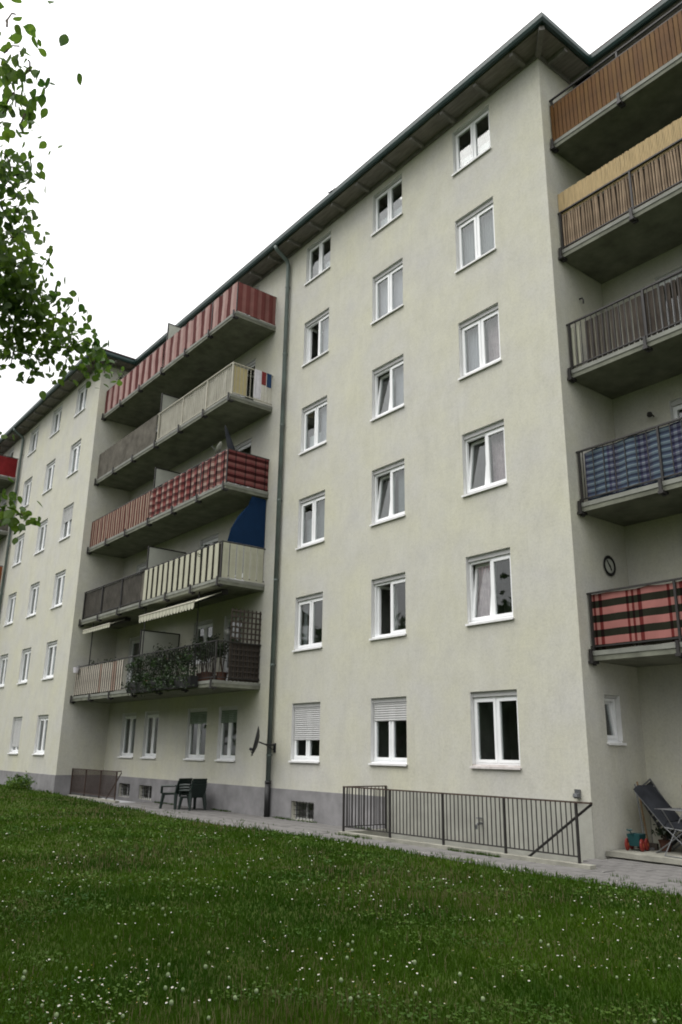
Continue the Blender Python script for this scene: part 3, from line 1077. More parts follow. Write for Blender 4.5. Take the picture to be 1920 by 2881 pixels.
# ------------------------------------------------------------------ balconies of the middle house
b6 = balcony(A, 6, label='top balcony wrapped in red and pink striped cloth')
zt = zt_of(6)
obj('screen', cloth(BX0 + 0.02, BDIV - 0.03, -1.487, zt + 0.06, zt + 1.10, 0.02, 0.55), RED6, b6)
obj('screen', cloth(BDIV + 0.03, BX1 - 0.02, -1.487, zt + 0.06, zt + 1.12, 0.022, 0.6), RED6, b6)
obj('screen', cloth(-1.46, -0.03, BX1 - 0.012, zt + 0.06, zt + 1.10, 0.01, 0.3, axis='y'), RED6S, b6)

b5 = balcony(A, 5, label='balcony with cream railing and a pale sheet beside a plain grey half', bars=[(BX0 + 0.03, BDIV - 0.1, 0.125, IRON), (BDIV + 0.06, BX1 - 0.06, 0.125, WRAIL)], railmat=WRAIL)
zt = zt_of(5)
obj('screen', cloth(BX0 + 0.02, BDIV - 0.05, -1.495, zt + 0.03, zt + 1.125, 0.006, 0.5), DUSK, b5)
obj('screen', cloth(BDIV + 0.05, BX1 - 0.05, -1.42, zt + 0.06, zt + 1.09, 0.028, 0.62, sag=0.05), SHEET, b5)
obj('screen', cloth(-1.40, -0.92, BX1 - 0.075, zt + 0.12, zt + 1.05, 0.01, 0.3, axis='y'), mat('yellow_sheet', (0.42, 0.36, 0.20), 0.9, 0.1, 3), b5)

b4 = balcony(A, 4, label='balcony with red and cream striped cloth beside dark red plaid', bars=[(BX0 + 0.03, BDIV - 0.1, 0.25, IRON)])
zt = zt_of(4)
obj('screen', cloth(BX0 + 0.02, BDIV - 0.05, -1.487, zt + 0.05, zt + 1.08, 0.018, 0.5), RED4, b4)
obj('screen', cloth(BDIV + 0.05, BX1 - 0.02, -1.487, zt + 0.05, zt + 1.10, 0.035, 0.45, sag=0.05), PLAID4, b4)
obj('screen', cloth(-1.46, -0.03, BX1 - 0.012, zt + 0.05, zt + 1.08, 0.01, 0.4, axis='y'), PLAID4S, b4)

b3 = balcony(A, 3, label='balcony with white cloth strips beside a plain grey half', bars=[(BX0 + 0.03, BDIV - 0.1, 0.125, IRON), (BDIV + 0.06, BX1 - 0.06, 0.2, IRON)])
zt = zt_of(3)
obj('screen', cloth(BX0 + 0.02, BDIV - 0.05, -1.428, zt + 0.05, zt + 1.08, 0.006, 0.5), DUSK, b3)
obj('screen', cloth(BDIV + 0.05, BX1 - 0.06, -1.425, zt + 0.05, zt + 1.08, 0.006, 0.5), DUSK, b3)
n = 14
for i in range(n):
    xx = BDIV + 0.06 + i * (BX1 - BDIV - 0.1) / n
    obj('cloth_strip', lambda: cloth(0, 0.215, 0, 0.05, 1.08, 0.008, 0.2, seg=0.05), CREAM, b3, (xx, -1.492 + random.uniform(-.004, .004), zt), (0, random.uniform(-.02, .02), 0), key=('strip', i % 3))
for i in range(6):
    obj('cloth_strip', lambda: cloth(0, 0.20, 0, 0.05, 1.08, 0.006, 0.2, seg=0.05, axis='y'), CREAM, b3, (BX1 - 0.012, -1.45 + i * 0.235, zt), key='strip_side')

b2 = balcony(A, 2, label='lowest balcony overgrown with pot plants, tan slats on its far half', bars=[(BDIV + 0.06, BX1 - 0.06, 0.125, IRON)])
zt = zt_of(2)
n = 24
for i in range(n):
    obj('slat', lambda: MB().box(0, 0.078, -0.008, 0.008, 0.07, 1.05), random.choice([TANW, TANW, TANW, TANR]), b2, (BX0 + 0.06 + i * 0.182, -1.492, zt), (0, random.uniform(-.008, .008), 0),
        key=('tslat', random.randint(0, 4)))
obj('screen', cloth(BX0 + 0.03, BX0 + 4.3, -1.47, zt + 0.06, zt + 1.06, 0.004, 0.5), mat('black_brown_backing', (0.02, 0.017, 0.014), 0.9, 0.2, 3), b2)

# ------------------------------------------------------------------ balconies of the near, set-back house (local x of Z: world -8.70 is -21.26)
ZX1 = -10.72
def z_posts():
    return [-21.20, -19.51, -17.70, -15.84, -14.02, -12.36, -10.76]


z6 = balcony(Z, 6, label='top balcony fenced with orange brown vertical slats', posts=z_posts(), rail_h=1.24)
zt = zt_of(6)
n = 104
for i in range(n):
    obj('slat', lambda: MB().box(0, 0.086, -0.009, 0.009, 0.05, 1.03), random.choice([ORANGE, ORANGE, ORANGE2]), z6, (BX0 + 0.03 + i * 0.1, -1.492, zt), (0, random.uniform(-.006, .006), 0),
        key=('oslat', random.randint(0, 3)))
obj('middle_rail', MB().box(BX0, ZX1, -1.475, -1.445, zt + 1.05, zt + 1.08), IRON, z6)
obj('backing_cloth', cloth(BX0 + 0.02, ZX1 - 0.05, -1.43, zt + 0.05, zt + 1.02, 0.004, 0.5), mat('brown_backing', (0.05, 0.022, 0.008), 0.9, 0.2, 3), z6)

z5 = balcony(Z, 5, label='balcony with brown reed matting below and a paler bamboo band above', posts=z_posts(), rail_h=1.02)
zt = zt_of(5)
n = 180
for i in range(n):
    obj('reed', lambda: MB().tube([(0.024, 0, 0.06), (0.024, 0.004, 0.5), (0.024 + random.uniform(-.01, .01), 0, 0.93)], 0.021, 6), random.choice([REED, REED, REED2]), z5,
        (BX0 + 0.02 + i * 0.0575, -1.43, zt + random.uniform(-.012, .012)), (0, random.uniform(-.018, .018), 0), key=('reed', random.randint(0, 9)))
bm = MB()
for i in range(330):
    x_ = BX0 + 0.02 + i * 0.0316
    bm.tube([(x_, -1.425, zt + 0.94), (x_ + random.uniform(-.004, .004), -1.425, zt + 1.52 + random.uniform(-.01, .015))], 0.0155, 5)
o = obj('bamboo_band', bm, BAMB, z5, kind='stuff')
obj('backing_cloth', cloth(BX0 + 0.02, ZX1 - 0.05, -1.395, zt + 0.05, zt + 0.92, 0.004, 0.5), mat('dark_backing', (0.03, 0.022, 0.016), 0.9, 0.2, 3), z5)

z4 = balcony(Z, 4, label='balcony fenced with dark weathered slats', posts=z_posts(), bars=[(BX0 + 0.02, ZX1 - 0.1, 0.125, IRON)])
zt = zt_of(4)
for i in range(88):
    if i == 2:
        continue
    pale = i in (0, 1) or random.random() < 0.08
    obj('slat', lambda: MB().box(0, 0.086, -0.008, 0.008, 0.05, 1.02), PALEW if i < 2 else (mat('grey_brown_slat', (0.12, 0.105, 0.09), 0.9, 0.3, 5) if pale else OLDW), z4,
        (BX0 + 0.06 + i * 0.118, -1.43, zt), (0, random.uniform(-.014, .014), 0), key=('wslat', i if i < 2 else random.randint(10, 14), pale))

z3 = balcony(Z, 3, label='balcony wrapped in blue checked tarpaulin', posts=z_posts(), bars=[(BX0 + 0.02, BX0 + 4.6, 0.23, IRON)])
zt = zt_of(3)
obj('screen', cloth(BX0 + 0.16, ZX1 - 0.03, -1.43, zt + 0.04, zt + 1.09, 0.02, 0.5, sag=0.04), BLUE3, z3)

z2 = balcony(Z, 2, label='lowest balcony wrapped in pink and dark green checked cloth', posts=z_posts())
zt = zt_of(2)
obj('screen', cloth(BX0 + 0.05, ZX1 - 0.03, -1.43, zt + 0.04, zt + 1.09, 0.016, 0.5, sag=0.02), PINK2, z2)

# balconies of the far house
for f, mm in ((6, RED), (5, DUSK), (4, BROWNP), (3, DUSK), (2, CREAM)):
    bb = balcony(B_, f, side=True, label={6: 'top balcony with plain dark red panels', 4: 'balcony with rusty orange panels'}.get(f))
    zt = zt_of(f)
    obj('screen', cloth(BX0 + 0.02, BX1 - 0.02, -1.487, zt + 0.05, zt + 1.08, 0.006, 0.5), mm, bb)
    obj('screen', cloth(-1.46, -0.03, BX1 - 0.012, zt + 0.05, zt + 1.07, 0.006, 0.4, axis='y'), mm, bb)

# small fittings on walls
def wall_fit(name, mb, m, parent, label=None):
    return obj(name, mb, m, parent, label=label)


wall_fit('outlet_box', MB().box(-0.30, -0.20, -0.05, -0.002, 0.98, 1.12).lathe([(0.0, 0.06), (0.05, 0.05), (0.06, 0.0), (0.03, -0.03), (0, -0.03)], 10, (-0.25, -0.08, 1.0)), STEEL, A)
wall_fit('wall_hook', MB().tube([(0.0, 0.87, 11.15), (0.08, 0.87, 11.14), (0.10, 0.87, 11.08), (0.10, 0.87, 11.0)], 0.016, 6), IRON, A)
lampm = MB().tube([(-20.35, -0.002, 8.35), (-20.35, -0.14, 8.38)], 0.014, 6).lathe([(0.01, 0.05), (0.045, 0.03), (0.06, -0.03), (0.04, -0.06), (0.0, -0.06)], 10, (-20.35, -0.16, 8.36))
wall_fit('wall_lamp', lampm, IRON, Z)
wall_fit('shutter_gap', MB().box(-20.02, -18.78, -0.03, -0.002, zt_of(2) + 2.03, zt_of(2) + 2.12), BLACK, Z)
# iron tap with hand wheel in the stairwell wall
tp = MB().tube([(0, 0.0, 0), (0, -0.12, 0), (0, -0.17, -0.03), (0, -0.17, -0.10)], 0.022, 8).tube([(0, -0.09, 0), (0, -0.09, 0.09)], 0.014, 8)
tp.lathe([(0.05, 0.0), (0.065, 0.012), (0.05, 0.024)], 10, (0, -0.09, 0.085)).box(-0.09, 0.09, -0.012, 0.0, -0.10, 0.10)
obj('garden_tap', tp, STEEL, A, (-2.52, -0.001, 0.40))
# round black clock on the side wall by the lowest set-back balcony
ck = thing('wall_clock', (AX + 0.003, 1.13, 5.27), 'round black ring clock on the side wall above the pink checked balcony', 'clock')
rot = Matrix.Rotation(R(90), 4, 'Y')
obj('rim', MB().lathe([(0.17, 0.0), (0.21, 0.02), (0.17, 0.035), (0.145, 0.02), (0.17, 0.0)], 24, axis=rot), BLACK, ck)
obj('dial', MB().lathe([(0.0, 0.012), (0.16, 0.012), (0.16, 0.0)], 24, axis=rot), PANEL, ck)
obj('hand', MB().box(0.016, 0.024, -0.012, 0.012, -0.02, 0.13, tf=Matrix.Rotation(R(35), 4, 'X')), BLACK, ck)
obj('hand', MB().box(0.025, 0.032, -0.014, 0.014, -0.02, 0.10, tf=Matrix.Rotation(R(205), 4, 'X')), BLACK, ck)

# ------------------------------------------------------------------ cellar stair railings
def stair_railing(x0, x1, yk, label, m, handrail, n_posts, sp, ret_left):
    T = thing('stair_railing', (x0, yk, 0), label, 'railing')
    L = x1 - x0
    kz = 0.085
    km = MB().box(-0.10, L + 0.25, -0.09, 0.06, -0.06, kz)
    if ret_left:
        km.box(-0.10, 0.05, 0.0605, -yk - 0.02, -0.06, kz - 0.002)
    obj('kerb', km, KERB, T)
    ht = 0.99
    tm = MB().box(-0.02, L + (0.30 if handrail == 'right' else 0.02), -0.02, 0.02, ht - 0.025, ht)
    bm = MB().box(0.0, L, -0.012, 0.012, kz + 0.085, kz + 0.105)
    rl = -yk - 0.01
    if ret_left:
        tm.box(-0.02, 0.02, 0.0205, rl, ht - 0.024, ht - 0.001)
        bm.box(-0.012, 0.012, 0.0125, rl, kz + 0.086, kz + 0.104)
    obj('top_rail', tm, RUST if m is IRON else m, T)
    obj('bottom_rail', bm, m, T)
    ps = [L * i / (n_posts - 1) for i in range(n_posts)]
    for p in ps:
        obj('post', lambda: MB().box(-0.018, 0.018, -0.018, 0.018, 0.0, ht - 0.026 - kz), m, T, (p, 0, kz), key=('rp', m.name))
    for i in range(n_posts - 1):
        k = int((ps[i + 1] - ps[i]) / sp)
        for j in range(1, k):
            obj('baluster', lambda: MB().box(-0.007, 0.007, -0.007, 0.007, 0.106, ht - 0.026 - kz), m, T, (ps[i] + (ps[i + 1] - ps[i]) * j / k, 0, kz), key=('rb', m.name))
    if ret_left:
        k = 11
        for j in range(1, k):
            obj('baluster', lambda: MB().box(-0.007, 0.007, -0.007, 0.007, 0.106, ht - 0.027 - kz), m, T, (0, rl * j / k, kz), key=('rbs', m.name))
        obj('post', lambda: MB().box(-0.018, 0.018, -0.018, 0.018, 0.0, ht - 0.026 - kz), m, T, (0, rl - 0.02, kz), key=('rp', m.name))
    if handrail == 'right':
        obj('handrail', MB().tube([(L + 0.28, 0.0, ht - 0.012), (L + 0.25, 0.06, ht - 0.03), (L - 2.2, 0.06, ht - 1.72)], 0.021, 8), m, T)
    elif handrail == 'hook':
        obj('handrail', MB().tube([(L + 0.02, 0.0, ht - 0.012), (L + 0.28, 0.02, ht), (L + 0.30, 0.02, ht - 0.06), (L - 0.9, 0.06, ht - 0.95)], 0.02, 8), m, T)
    return T


stair_railing(-14.02, -8.14, -1.22, 'black barred railing with slanting handrail round the near cellar stairs', IRON, 'right', 5, 0.092, True)
stair_railing(-29.88, -25.92, -1.22, 'brown barred railing round the far cellar stairs by the stepped corner', RUST, 'hook', 4, 0.07, False)

# ------------------------------------------------------------------ terrace of the near house
obj('terrace', MB().box(AX + 0.03, 14, 0.30, STEP_Y - 0.002, -0.05, 0.02).box(AX + 0.03, 14, 0.27, STEP_Y - 0.004, 0.05, 0.13), KERB, kind='structure')

# ------------------------------------------------------------------ satellite dish
sdh = thing('satellite_dish', (-18.20, -0.11, 1.62), 'dark satellite dish seen edge-on beside the downpipe', 'satellite dish')
ax = Vector((-0.53, -0.82, 0.20)).normalized()
q = ax.to_track_quat('Z', 'Y').to_matrix().to_4x4()
c0 = Vector((-0.36, -0.42, 0.30))
obj('reflector', MB().lathe([(0.0, 0.0), (0.14, 0.012), (0.28, 0.05), (0.40, 0.10), (0.41, 0.095), (0.28, 0.035), (0.14, -0.004), (0.0, -0.012)], 24, c0, axis=q), DISH, sdh, smooth=True)
down = (q @ Vector((0, -1, 0)))
if down.z > 0:
    down = -down
tip = c0 + ax * 0.17 + down * 0.22
obj('feed_arm', MB().tube([c0 + down * 0.38 + ax * 0.05, tip], 0.012, 6), DISH, sdh)
obj('feed_horn', MB().tube([tip - ax * 0.09, tip + ax * 0.02], 0.035, 10), DISH, sdh)
obj('wall_bracket', MB().tube([(-0.34, 0.105, 0.22), (-0.30, -0.26, 0.24), c0 - ax * 0.02], 0.02, 8).tube([(-0.34, 0.105, 0.08), (-0.30, -0.26, 0.24)], 0.012, 6).box(-0.39, -0.29, 0.085, 0.108, 0.03, 0.27), DISH, sdh)


# ------------------------------------------------------------------ plastic garden chairs
def plastic_chair(loc, rz, label, n=1):
    T = thing('garden_chair', loc, label, 'chair', rz=rz)
    st = 0.09
    sm, bm, lm_, am = MB(), MB(), MB(), MB()
    for i in range(n):
        z = 0.42 + i * st
        sm.box(-0.23, 0.23, -0.23, 0.20, z, z + 0.03).box(-0.23, 0.23, -0.25, -0.231, z - 0.04, z + 0.028)
    obj('seat', sm, PLASTIC, T)
    for i in range(n):
        z = 0.42 + i * st
        tf = Matrix.Translation((0, 0.20, z)) @ Matrix.Rotation(R(-14), 4, 'X')
        bm.box(-0.24, 0.24, 0.0, 0.028, 0.40, 0.46, tf=tf)
        for k in range(7):
            x_ = -0.235 + k * 0.0715
            bm.box(x_, x_ + 0.066, 0.003, 0.025, 0.0, 0.40, tf=tf)
    obj('backrest', bm, PLASTIC, T)
    for sx in (-1, 1):
        for sy in (-1, 1):
            l = MB()
            for i in range(n if sy > 0 else 1):
                l.tube([(sx * 0.23, sy * 0.22, 0.44 + i * st), (sx * 0.27, sy * 0.27, 0.0 + i * st)], [0.05, 0.036], 6)
            obj('leg', l, PLASTIC, T)
        a = MB()
        for i in range(n):
            z = 0.64 + i * st
            a.tube([(sx * 0.27, 0.24, z + 0.02), (sx * 0.29, 0.0, z + 0.01), (sx * 0.28, -0.25, z - 0.01), (sx * 0.265, -0.27, 0.43 + i * st)], [0.03, 0.042, 0.042, 0.036], 6)
        obj('armrest', a, PLASTIC, T)
    return T


plastic_chair((-22.5, -0.80, 0.02), R(-72), 'single dark green plastic armchair by the grey plinth, left of the stack').scale = (1.12, 1.12, 1.0)
plastic_chair((-21.80, -0.62, 0.02), R(-84), 'stack of dark green plastic armchairs standing behind the single one', 3).scale = (1.0, 1.0, 0.84)

# ------------------------------------------------------------------ things on the balconies (world coordinates)
def leaf_cloud(mb, pts, n, spread, size, mi=0):
    for _ in range(n):
        p = Vector(random.choice(pts)) + Vector((random.gauss(0, spread), random.gauss(0, spread), random.gauss(0, spread)))
        d = Vector((random.gauss(0, 1), random.gauss(0, 1), random.gauss(0, 0.7))).normalized()
        u = d.orthogonal().normalized()
        u = (Matrix.Rotation(random.uniform(0, 6.28), 3, d) @ u)
        v = d.cross(u)
        s = size * random.uniform(0.6, 1.3)
        mb.add([p - u * s, p + v * s * 0.45 + d * s * 0.1, p + u * s, p - v * s * 0.45 + d * s * 0.1], [(0, 1, 2, 3)], mi)


def pot_plant(loc, h, r, label, trailing=False, cat='plant', pot=0.16, leaves=260, size=0.045):
    T = thing('potted_plant', loc, label, cat, 'pot plants on the balconies')
    obj('pot', MB().lathe([(0, 0), (pot * 0.7, 0), (pot, pot * 1.5), (pot * 1.08, pot * 1.5), (pot * 1.08, pot * 1.7), (pot * 0.9, pot * 1.7), (pot * 0.85, pot * 1.4), (0, pot * 1.4)], 12), TERRA, T)
    stems, pts = MB(), []
    for i in range(9):
        a = random.uniform(0, 6.28)
        rr = r * random.uniform(0.2, 1)
        top = Vector((math.cos(a) * rr, math.sin(a) * rr, pot * 1.5 + h * random.uniform(0.5, 1.0)))
        if trailing:
            top.z = pot * 1.5 + h * random.uniform(-0.9, 0.6)
        midp = Vector((math.cos(a) * rr * 0.5, math.sin(a) * rr * 0.5, pot * 1.5 + h * 0.55))
        stems.tube([(0, 0, pot * 1.4), midp, top], [0.008, 0.006, 0.003], 5)
        for t in (0.3, 0.55, 0.8, 1.0):
            pts.append(midp.lerp(top, t))
    obj('stem', stems, BARK, T)
    fm_ = MB()
    leaf_cloud(fm_, pts, leaves, r * 0.22, size)
    o = obj('foliage', fm_, PLANT, T, kind='stuff')
    return T


z2t = zt_of(2) + 0.03
pp = [(-23.95, -1.15, 0.75, 0.42, 'tall bushy pot plant beside the divider, lowest balcony'), (-23.1, -1.2, 0.5, 0.35, 'low bushy pot plant behind the lowest railing, second from the divider'),
      (-22.3, -1.15, 0.62, 0.38, 'pot plant behind the lowest railing, middle of the near half'), (-21.5, -1.2, 0.55, 0.33, 'pot plant behind the lowest railing, below the lantern'),
      (-20.75, -1.15, 0.75, 0.36, 'upright pot plant behind the lowest railing near the corner'), (-20.3, -1.25, 0.45, 0.32, 'low spreading pot plant in the near corner of the lowest balcony'), (-21.1, -0.6, 0.9, 0.35, 'tall pot plant by the door of the lowest balcony'), (-19.95, -0.95, 0.6, 0.3, 'pot plant behind the dark trellis')]
for (x_, y_, h_, r_, lb) in pp:
    pot_plant((x_, y_, z2t), h_ + 0.35, r_, lb, leaves=420)
pot_plant((-28.55, -1.15, z2t), 1.05, 0.3, 'pot plant rising over the tan slats of the lowest balcony', leaves=300)
pot_plant((-27.2, -1.2, z2t), 0.95, 0.28, 'pot plant over the tan slats, nearer the awning pole', leaves=260)
pot_plant((-20.9, -1.22, zt_of(3) + 0.03), 1.05, 0.28, 'dark pot plant looking over the white cloth strips', leaves=300)
pot_plant((-19.75, -0.6, zt_of(6) + 0.03), 1.15, 0.25, 'pot plant over the corner of the red striped top balcony', leaves=220)
pot_plant((-28.9, -1.25, zt_of(6) + 0.03), 1.35, 0.28, 'pot plant at the far end of the red striped top balcony', leaves=240)

# planter box hung outside the lowest railing
for i, (xa, xb) in enumerate(((-24.45, -22.45), (-22.35, -20.25))):
    pl = thing('planter_box', ((xa + xb) / 2, -1.66, zt_of(2) + 0.02), ('long black planter box hung outside the lowest railing, next to the divider' if i == 0 else 'long black planter box hung outside the lowest railing, nearer the trellis'), 'planter')
    L = xb - xa
    pm = MB()
    ring_ = [(-L / 2, L / 2, -0.12, -0.10), (-L / 2, L / 2, 0.10, 0.12)]
    for a, b, c, d in ring_:
        pm.box(a, b, c, d, -0.14, 0.16)
    pm.box(-L / 2, -L / 2 + 0.02, -0.0995, 0.0995, -0.14, 0.16).box(L / 2 - 0.02, L / 2, -0.0995, 0.0995, -0.14, 0.16)
    pm.box(-L / 2 + 0.02, L / 2 - 0.02, -0.0995, 0.0995, -0.14, -0.11)
    obj('box', pm, BLACK, pl)
    obj('soil', MB().box(-L / 2 + 0.021, L / 2 - 0.021, -0.099, 0.099, 0.06, 0.10), JOINT, pl)
    fm_ = MB()
    pts = [(random.uniform(-L / 2, L / 2), random.uniform(-0.12, 0.10), random.uniform(0.12, 0.95) ** 1.5) for _ in range(90)] + [(random.uniform(-L / 2, L / 2), random.uniform(-0.16, -0.10), random.uniform(-0.1, 0.2)) for _ in range(30)]
    leaf_cloud(fm_, pts, 1300, 0.075, 0.045)
    leaf_cloud(fm_, random.sample(pts, 12), 260, 0.06, 0.05, 1)
    leaf_cloud(fm_, random.sample(pts, 10), 26, 0.05, 0.022, 2)
    obj('foliage', fm_, [PLANT, LEAF2, TOWR], pl, kind='stuff')
    for s_ in (-0.35, 0.35):
        obj('hanger', MB().tube([(s_ * L, 0.12, 0.1), (s_ * L, 0.19, 0.15)], 0.012, 6), IRON, pl)

# dark trellis on the side of the lowest balcony
tr = thing('trellis', (AX + BX1 - 0.10, -0.98, zt_of(2) + 0.03), 'dark wooden lattice trellis closing the side of the lowest balcony', 'trellis')
for i in range(8):
    obj('upright', lambda: MB().box(-0.011, 0.011, -0.022, 0.022, 0.0, 2.05), OLDW, tr, (0, i * 0.135, 0), key='tup')
for i in range(13):
    obj('crossbar', lambda: MB().box(0.0115, 0.03, -0.03, 0.975, -0.022, 0.022), OLDW, tr, (0, 0, 0.12 + i * 0.155), key='tcr')

for i in range(9):
    obj('board', lambda: MB().box(-0.034, -0.018, -0.056, 0.056, 0.02, 1.06), OLDW, tr, (0, 0.06 + i * 0.118, 0), (0, 0, random.uniform(-.02, .02)), key='tboard')

# awnings under the third floor slab
def awning(xa, xb, out, drop, label, valance):
    zt_ = SLAB0 + FL - 0.10
    T = thing('awning', ((xa + xb) / 2, -1.0, zt_), label, 'awning')
    L = xb - xa
    obj('cassette', MB().box(-L / 2, L / 2, -0.10, 0.10, -0.06, 0.06), IRON, T)
    y1, z1 = -out, -drop
    m_ = MB()
    m_.add([(-L / 2 + .02, -0.09, 0.0), (L / 2 - .02, -0.09, 0.0), (L / 2 - .02, y1, z1), (-L / 2 + .02, y1, z1), (-L / 2 + .02, -0.09, -0.012), (L / 2 - .02, -0.09, -0.012), (L / 2 - .02, y1, z1 - 0.012), (-L / 2 + .02, y1, z1 - 0.012)],
           [(0, 1, 2, 3), (7, 6, 5, 4), (0, 3, 7, 4), (1, 5, 6, 2), (3, 2, 6, 7)])
    obj('cover', m_, AWN, T)
    obj('front_bar', MB().tube([(-L / 2, y1 - 0.02, z1), (L / 2, y1 - 0.02, z1)], 0.03, 8), WRAIL, T)
    n_ = int(L / 0.18)
    vm = MB()
    for i in range(n_):
        a = -L / 2 + i * L / n_
        b = a + L / n_
        pts = [(a + 0.004, 0)] + [(a + (b - a) * (0.5 - 0.48 * math.cos(math.pi * t)), -valance * (0.6 + 0.4 * math.sin(math.pi * t))) for t in np.linspace(0, 1, 6)] + [(b - 0.004, 0)]
        k_ = len(pts)
        vs_ = [(p[0], y1 - 0.035, z1 - 0.015 + p[1]) for p in pts] + [(p[0], y1 - 0.027, z1 - 0.015 + p[1]) for p in pts]
        vm.add(vs_, [tuple(range(k_)), tuple(range(2 * k_ - 1, k_ - 1, -1))] + [(j, k_ + j, k_ + (j + 1) % k_, (j + 1) % k_) for j in range(k_)])
    obj('valance', vm, AWN, T)
    for s_ in (-1, 1):
        obj('arm', MB().tube([(s_ * L * 0.42, -0.05, -0.03), (s_ * L * 0.30, (y1 - 0.05) / 2, z1 / 2 - 0.05), (s_ * L * 0.42, y1 - 0.02, z1)], 0.016, 6), IRON, T)
    return T


awning(-23.55, -19.95, 0.95, 0.40, 'pale striped awning with scalloped valance over the planted near half of the lowest balcony', 0.20)
awning(-29.2, -26.7, 0.62, 0.22, 'short folded pale awning over the tan slatted far half of the lowest balcony', 0.12)
for (px, lb) in ((-29.0, 'thin dark pole rising from the tan slats at the far end of the lowest balcony'), (-24.48, 'thin dark pole beside the divider of the lowest balcony'), (-20.85, 'thin dark pole at the near end of the larger awning')):
    o = obj('awning_pole', MB().tube([(0, 0, 0), (0, 0, FL - 0.19)], 0.02, 8).tube([(0, 0, 0), (0, 0, 0.02)], 0.05, 8), IRON, loc=(px, -1.36, zt_of(2) + 0.029))
    tag(o, lb, 'pole', 'awning poles on the lowest balcony')

# lantern lamp by the balcony door on floor 2
lt = thing('wall_lantern', (-21.15, -0.01, zt_of(2) + 1.75), 'white globe wall lamp above the plants of the lowest balcony', 'lamp')
obj('arm', MB().tube([(0, 0, 0), (0, -0.12, 0.04), (0, -0.16, 0.0)], 0.014, 6), IRON, lt)
obj('globe', MB().lathe([(0.001, -0.11), (0.07, -0.09), (0.10, 0.0), (0.07, 0.08), (0.001, 0.1)], 14, (0, -0.16, -0.10)), LAMP, lt, smooth=True)
# white post box / bucket at the far corner of the lowest balcony
bk = thing('white_bucket', (-29.55, -1.62, zt_of(2) + 0.86), 'small white bucket hung on the far corner of the lowest railing', 'bucket')
obj('body', MB().lathe([(0, 0), (0.09, 0), (0.115, 0.2), (0.105, 0.2), (0.085, 0.02), (0, 0.02)], 14), TOWW, bk)
obj('handle', MB().tube([(0.11, 0, 0.19), (0.07, 0.05, 0.27), (0, 0.14, 0.27), (-0.07, 0.05, 0.27), (-0.11, 0, 0.19)], 0.006, 6), STEEL, bk)

# blue side blind, floor 3
bl = MB()
zz = zt_of(3)
prof = [(-1.30, zz + 1.14), (-1.20, zz + 1.55), (-0.98, zz + 1.95), (-0.66, zz + 2.35), (-0.55, zz + 2.66), (-0.02, zz + 2.66), (-0.02, zz + 1.14)]
vs = [(0.0 + 0.02 * math.sin(i * 2.1), p[0], p[1]) for i, p in enumerate(prof)] + [(-0.01 + 0.02 * math.sin(i * 2.1), p[0], p[1]) for i, p in enumerate(prof)]
k_ = len(prof)
bl.add(vs, [tuple(range(k_)), tuple(range(2 * k_ - 1, k_ - 1, -1))] + [(j, k_ + j, k_ + (j + 1) % k_, (j + 1) % k_) for j in range(k_)])
tag(obj('side_blind', bl, BLUE, loc=(AX + BX1 - 0.06, 0, 0)), 'dark blue cloth blind closing the side above the white cloth strips', 'blind')

# folded parasol and clutter, floor 4 near corner
ps = thing('folded_parasol', (-19.75, -0.75, zt_of(4) + 0.03), 'folded dark parasol leaning above the red plaid balcony', 'parasol')
tf = Matrix.Rotation(R(16), 4, 'X') @ Matrix.Rotation(R(-6), 4, 'Y')
obj('pole', MB().tube([tf @ Vector((0, 0, 0)), tf @ Vector((0, 0, 2.1))], 0.018, 8), STEEL, ps)
obj('canopy', MB().tube([tf @ Vector((0, 0, z_)) for z_ in (1.05, 1.2, 1.6, 2.0, 2.12)], [0.10, 0.13, 0.09, 0.045, 0.01], 10), NAVY, ps)
obj('foot', MB().lathe([(0, 0), (0.22, 0), (0.2, 0.05), (0.05, 0.08), (0, 0.08)], 14), BLACK, ps)
dd = thing('balcony_dish', (-20.35, -1.25, zt_of(4) + 1.14), 'small pale satellite dish on the rail of the red plaid balcony', 'satellite dish')
ax2 = Vector((-0.6, -0.7, 0.4)).normalized()
q2 = ax2.to_track_quat('Z', 'Y').to_matrix().to_4x4()
obj('reflector', MB().lathe([(0.0, 0.0), (0.12, 0.012), (0.22, 0.05), (0.22, 0.044), (0.12, 0.0), (0.0, -0.01)], 18, (0, 0, 0.28), axis=q2), PANEL, dd, smooth=True)
obj('mast', MB().tube([(0, 0.0, -0.1), (0, 0, 0.28)], 0.016, 6), STEEL, dd)
obj('feed_arm', MB().tube([Vector((0, 0, 0.1)), Vector((0, 0, 0.26)) + ax2 * 0.3], 0.009, 6), STEEL, dd)

# washing on the side rail of floor 5
for i, (yy, wd, mm, nm, h_) in enumerate(((-0.70, 0.26, TOWW, 'white', 0.95), (-0.44, 0.17, TOWR, 'red', 0.42), (-0.24, 0.17, TOWB, 'blue', 0.45))):
    o = obj('towel', cloth(0, wd, 0.0, -h_, 0.03, 0.012, 0.14, seg=0.02, axis='y'), mm, loc=(AX + BX1 - 0.018, yy, zt_of(5) + 1.10))
    tag(o, '%s towel drying over the side rail of the cream railed balcony' % nm, 'towel', 'washing on the balcony rail')

